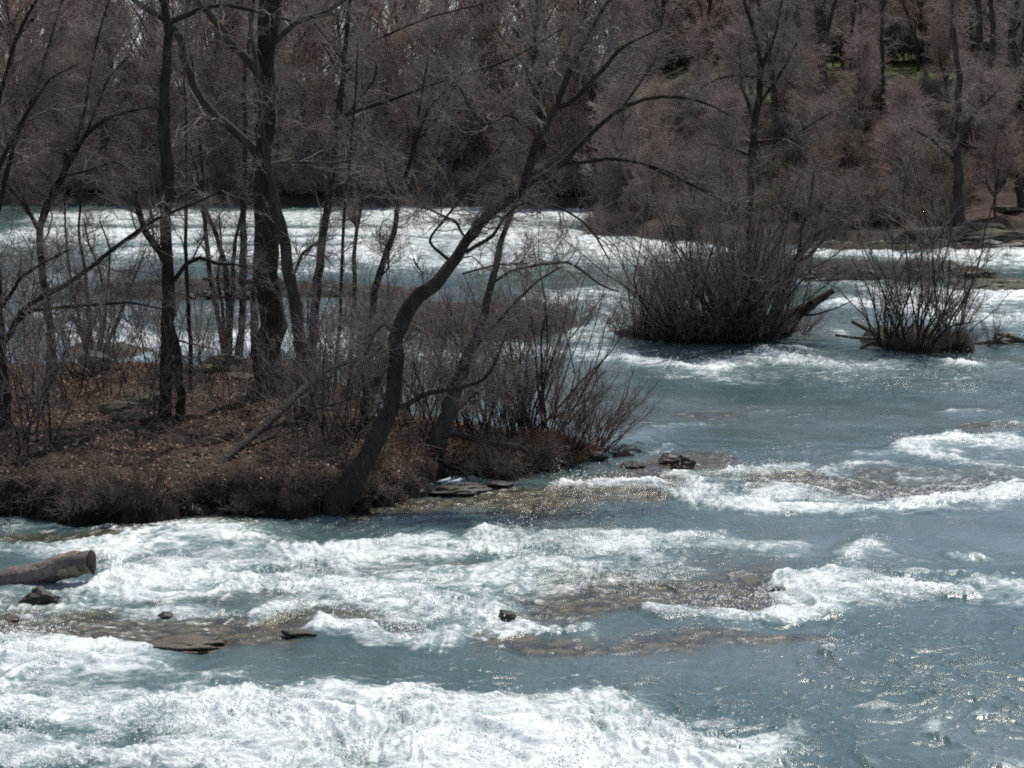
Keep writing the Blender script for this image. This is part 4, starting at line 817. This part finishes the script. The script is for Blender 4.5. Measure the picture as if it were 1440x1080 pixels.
# ------------------------------------------------------------------ far bank trees
def far_proto(h, nb, dens, fork=False, twig='twig_far'):
    K = 14; zz = np.linspace(-.4, h, K); ph = rng.uniform(0, 9)
    P = np.stack([.02 * h * np.sin(zz * .25 + ph), .02 * h * np.cos(zz * .3 + ph), zz], 1); r0 = h * .0125
    R = r0 * np.linspace(1, .12, K) ** .9
    a = Wood(); a.add(P, R, 8)
    P1, R1 = spawn(P[None], R[None], nb, t=(.14, .97), L=(.20 * h, .42 * h), ang=(30, 65), up=.35, K=8, wander=.13, rr=.6, rmin=.03)
    a.add(P1, R1, 5)
    b = Wood()
    P2, R2 = spawn(P1, R1, dens[0], t=(.15, 1), L=(.9, 2.6), ang=(25, 60), K=6, rmin=.017, up=.15); b.add(P2, R2, 3)
    P3, R3 = spawn(P2, R2, dens[1], t=(.1, 1), L=(.5, 1.4), ang=(20, 60), K=4, rmin=.014, up=.1); b.add(P3, R3, 3)
    P4, R4 = spawn(P3, R3, dens[2], t=(.1, 1), L=(.3, .8), ang=(20, 60), K=3, rmin=.0125, up=.08); b.add(P4, R4, 3)
    return a.mesh('trunk', M['bark_far']), b.mesh('crown', M[twig])
fp = [far_proto(21 + 2 * i, 30, (10, 7, 5), twig='twig_f%d' % (i + 1)) for i in range(4)]
fp2 = [far_proto(11 + i, 26, (9, 7, 4), twig='twig_f%d' % (i + 1)) for i in range(3)]
def far_tree(px, back, which, s, label, group, name='bare_tree', rz=None, pool=fp):
    x = (px - 720) / F * (np.interp(0, [0], [0]) + 1)
    # walk back from the shore along this bearing
    Ysh = 200.
    for _ in range(6): Ysh = np.interp((px - 720) / F * Ysh, SH[:, 0], SH[:, 1])
    Y = Ysh + back; X = (px - 720) / F * Y
    root = empty(name, (X, Y, float(h_far(X, Y))), label, 'tree', group); root.rotation_euler = (0, 0, rng.uniform(0, 6.28) if rz is None else rz); root.scale = (s, s, s)
    link('trunk', pool[which][0], root); link('crown', pool[which][1], root); return root
k = 0
for row, (b0, step, dx) in enumerate([(8, 66, 0), (26, 60, 20), (48, 56, 8), (72, 50, 30)]):
    px = -170 + dx
    while px < 870:
        far_tree(px + rng.uniform(-16, 16), b0 + rng.uniform(0, 9), k % 4, rng.uniform(.75, 1.12), 'leafless tree in the dense wood along the far left shore', 'trees of the far left wood'); k += 1; px += step
for row, (b0, step) in enumerate([(8, 125), (24, 110), (60, 80), (86, 64), (112, 52), (138, 44), (160, 40)]):
    px = 900
    while px < 1620:
        far_tree(px + rng.uniform(-30, 30), b0 + rng.uniform(0, 10), k % 4 if row > 1 else k % 2, rng.uniform(.6, 1.0) if row > 1 else rng.uniform(.55, .8), 'leafless tree in the wood on the far right bank', 'trees of the far right wood', pool=fp if row > 1 else fp2); k += 1; px += step
for row, (b0, step, dx) in enumerate([(6, 38, 0), (20, 40, 18)]):
    px = -150 + dx
    while px < 880:
        far_tree(px + rng.uniform(-12, 12), b0 + rng.uniform(0, 6), k % 3, rng.uniform(.8, 1.25), 'small leafless tree below the taller ones of the far left wood', 'small trees of the far left wood', 'small_bare_tree', pool=fp2); k += 1; px += step
for row, (b0, step, dx) in enumerate([(42, 110, 0), (100, 40, 5), (116, 34, 18), (132, 32, 0), (150, 30, 10)]):
    px = 880 + dx
    while px < 1580:
        far_tree(px + rng.uniform(-12, 12), b0 + rng.uniform(0, 6), k % 3, rng.uniform(.6, 1.0), 'small leafless tree along the top of the far right slope', 'small trees of the far right wood', 'small_bare_tree', pool=fp2); k += 1; px += step
# brush skirts
bp = [shrub_meshes(34, 4.6, 1.1, .6, sp2(11, (.7, 2.0), 9, (.4, 1.2), .0125), .03, 'bark_far', q, sides=4) for q in ('twig_f6', 'twig_f5', 'twig_f7')]
bq = [shrub_meshes(34, 3.6, 1.1, .7, sp2(11, (.6, 1.8), 9, (.4, 1.1), .012), .028, 'bark_far', q, sides=4) for q in ('twig_f5', 'twig_f6')]
def far_bush(px, back, ms, s, label, group):
    Ysh = 200.
    for _ in range(6): Ysh = np.interp((px - 720) / F * Ysh, SH[:, 0], SH[:, 1])
    Y = Ysh + back; X = (px - 720) / F * Y
    place_shrub('bank_bush', (X, Y, float(h_far(X, Y))), ms, label, 'bush', group, rng.uniform(0, 6), s)
for row, (b0, step) in enumerate([(1.5, 36), (8, 40)]):
    px = -150
    while px < 880:
        far_bush(px + rng.uniform(-12, 12), b0 + rng.uniform(0, 3), (bp + bq)[k % 5], rng.uniform(.8, 1.4), 'leafless bush at the foot of the far left wood', 'bushes below the far left wood'); k += 1; px += step
for row, (b0, step) in enumerate([(3, 46), (10, 50), (18, 56), (27, 56), (36, 56), (46, 70)]):
    px = 880
    while px < (1345 if row < 2 else 1560):
        far_bush(px + rng.uniform(-20, 20), b0 + rng.uniform(0, 5), (bq + bp)[k % 5], rng.uniform(.6, 1.15), 'leafless bush on the leafy slope of the far right bank', 'bushes on the far right slope'); k += 1; px += step

for row, (b0, step) in enumerate([(104, 30), (126, 26), (150, 24)]):
    px = 890
    while px < 1590:
        far_bush(px + rng.uniform(-12, 12), b0 + rng.uniform(0, 8), (bq + bp)[k % 5], rng.uniform(1.2, 1.9), 'leafless thicket behind the lawn on top of the far right bank', 'thickets behind the far right lawn'); k += 1; px += step
FT = twigs(12, (1.5, 4.5), 8, (.8, 2.2), 5, (.5, 1.2), .3, .011)
def ft(label, stems, limbs=(), base=None, name='bank_tree'):
    return tree(name, label, 'tree', stems, hf=h_far, limbs=limbs, spec=FT, mat='bark_far', twig='twig_far', flare=.3, sides=9, base=base)
ft('thickest straight trunk at the top of the far right slope', [[(1158, 158, 17), (1157, 120, 14), (1155, 60, 16), (1153, 0, 15), (1150, -80, 12), (1146, -200, 6)]], [[(1155, 70, 8), (1170, 20, 6), (1190, -50, 4)], [(1154, 20, 8), (1130, -40, 6), (1110, -100, 4)]])
ft('dark trunk leaning left beside the thickest straight trunk on the far slope', [[(1140, 175, 14), (1133, 150, 11), (1147, 105, 11), (1135, 65, 10), (1123, 33, 10), (1113, -5, 9), (1095, -90, 6)]], [[(1133, 150, 6), (1120, 125, 5), (1100, 110, 4)]], base=(1140, 175))
ft('dark forked tree left of the leaning trunk on the far slope', [[(1096, 200, 12), (1088, 150, 9), (1085, 100, 9), (1078, 50, 8), (1066, 0, 7), (1050, -80, 4)]], [[(1085, 100, 6), (1105, 40, 5), (1110, -20, 4)]])
ft('stout trunk standing low at the water ledge of the far right bank', [[(1351, 325, 19), (1349, 300, 15), (1347, 233, 13), (1343, 190, 11), (1350, 120, 9), (1340, 40, 7), (1335, -60, 4)]], [[(1346, 230, 6), (1310, 195, 4), (1280, 180, 3)], [(1343, 190, 6), (1380, 150, 5), (1400, 130, 3)]])
ft('grey trunk leaning left over the far right slope near the right edge', [[(1438, 292, 11), (1432, 255, 10), (1420, 217, 10), (1402, 162, 10), (1395, 110, 9), (1397, 50, 8), (1392, -30, 6)]], [[(1400, 160, 5), (1385, 130, 4), (1360, 110, 3)]])
ft('upright dark trunk at the right edge on the lawn above the far slope', [[(1427, 160, 15), (1426, 110, 13), (1421, 60, 11), (1428, 0, 10), (1430, -90, 6)]], [[(1421, 60, 6), (1440, 20, 5)]])
ft('dark trunk on the lawn left of the upright one at the right edge', [[(1384, 152, 12), (1381, 110, 10), (1379, 60, 9), (1376, 0, 8), (1370, -90, 5)]])
ft('thin trunk at the top of the far slope before the green lawn', [[(1243, 155, 7), (1242, 110, 6), (1240, 50, 5), (1244, -20, 4)]])
ft('thin dark pole right of the thickest straight trunk on the far slope', [[(1212, 155, 6), (1203, 100, 5), (1198, 40, 5), (1206, -30, 4)]])
for i, (a, b_, s, lb) in enumerate([(1330, 335, 2.2, 'long pale ledge of rock at the foot of the far right bank'), (1410, 338, 2.0, 'dark undercut rock at the foot of the far right bank near the right edge'), (1385, 322, 1.1, 'rounded rock above the ledge on the far right bank'), (1420, 297, 1.0, 'pale flat rock halfway up the far right slope')]):
    rock('bank_rock', lb, (a, b_), (s * 1.5, s * .7, s * .3), 90 + i, 'rock_moss', h_far, 0)

# ------------------------------------------------------------------ light, sky, camera
SUN_EL, SUN_AZ = radians(56), radians(24)      # azimuth measured from the view direction towards the right
w = bpy.data.worlds.new('World'); sc.world = w; w.use_nodes = True
nt = w.node_tree; bg = nt.nodes['Background']; sk = nt.nodes.new('ShaderNodeTexSky')
sk.sky_type = 'NISHITA'; sk.sun_disc = False; sk.sun_elevation = SUN_EL; sk.sun_rotation = SUN_AZ
sk.altitude = 200; sk.air_density = 1.0; sk.dust_density = .1; sk.ozone_density = 1.3
hs = nt.nodes.new('ShaderNodeHueSaturation'); hs.inputs['Saturation'].default_value = .55
tn = nt.nodes.new('ShaderNodeMix'); tn.data_type = 'RGBA'; tn.blend_type = 'MULTIPLY'; tn.inputs[0].default_value = 1; tn.inputs[7].default_value = (.92, .98, 1.10, 1)
nt.links.new(sk.outputs[0], hs.inputs['Color']); nt.links.new(hs.outputs[0], tn.inputs[6]); nt.links.new(tn.outputs[2], bg.inputs[0]); bg.inputs[1].default_value = .115
sd = bpy.data.lights.new('sun', 'SUN'); sd.energy = 4.3; sd.angle = radians(.53); sd.color = (1, .94, .85)
so = bpy.data.objects.new('sun', sd); COL.objects.link(so)
from mathutils import Vector
dvec = Vector((sin(SUN_AZ) * cos(SUN_EL), cos(SUN_AZ) * cos(SUN_EL), sin(SUN_EL)))
so.rotation_euler = dvec.to_track_quat('Z', 'Y').to_euler(); so.location = (20, 60, 60)
cd = bpy.data.cameras.new('camera'); cd.sensor_width = 36; cd.lens = F / 1440 * 36; cd.clip_start = .5; cd.clip_end = 6000
co = bpy.data.objects.new('camera', cd); COL.objects.link(co); co.location = (0, 0, CH); co.rotation_euler = (pi / 2 - PITCH, 0, 0)
sc.camera = co
sc.view_settings.view_transform = 'Standard'; sc.view_settings.look = 'None'; sc.view_settings.exposure = 0
sc.cycles.use_denoising = False; sc.cycles.filter_width = 1.9; sc.cycles.max_bounces = 6; sc.cycles.diffuse_bounces = 2; sc.cycles.glossy_bounces = 3; sc.cycles.transparent_max_bounces = 4
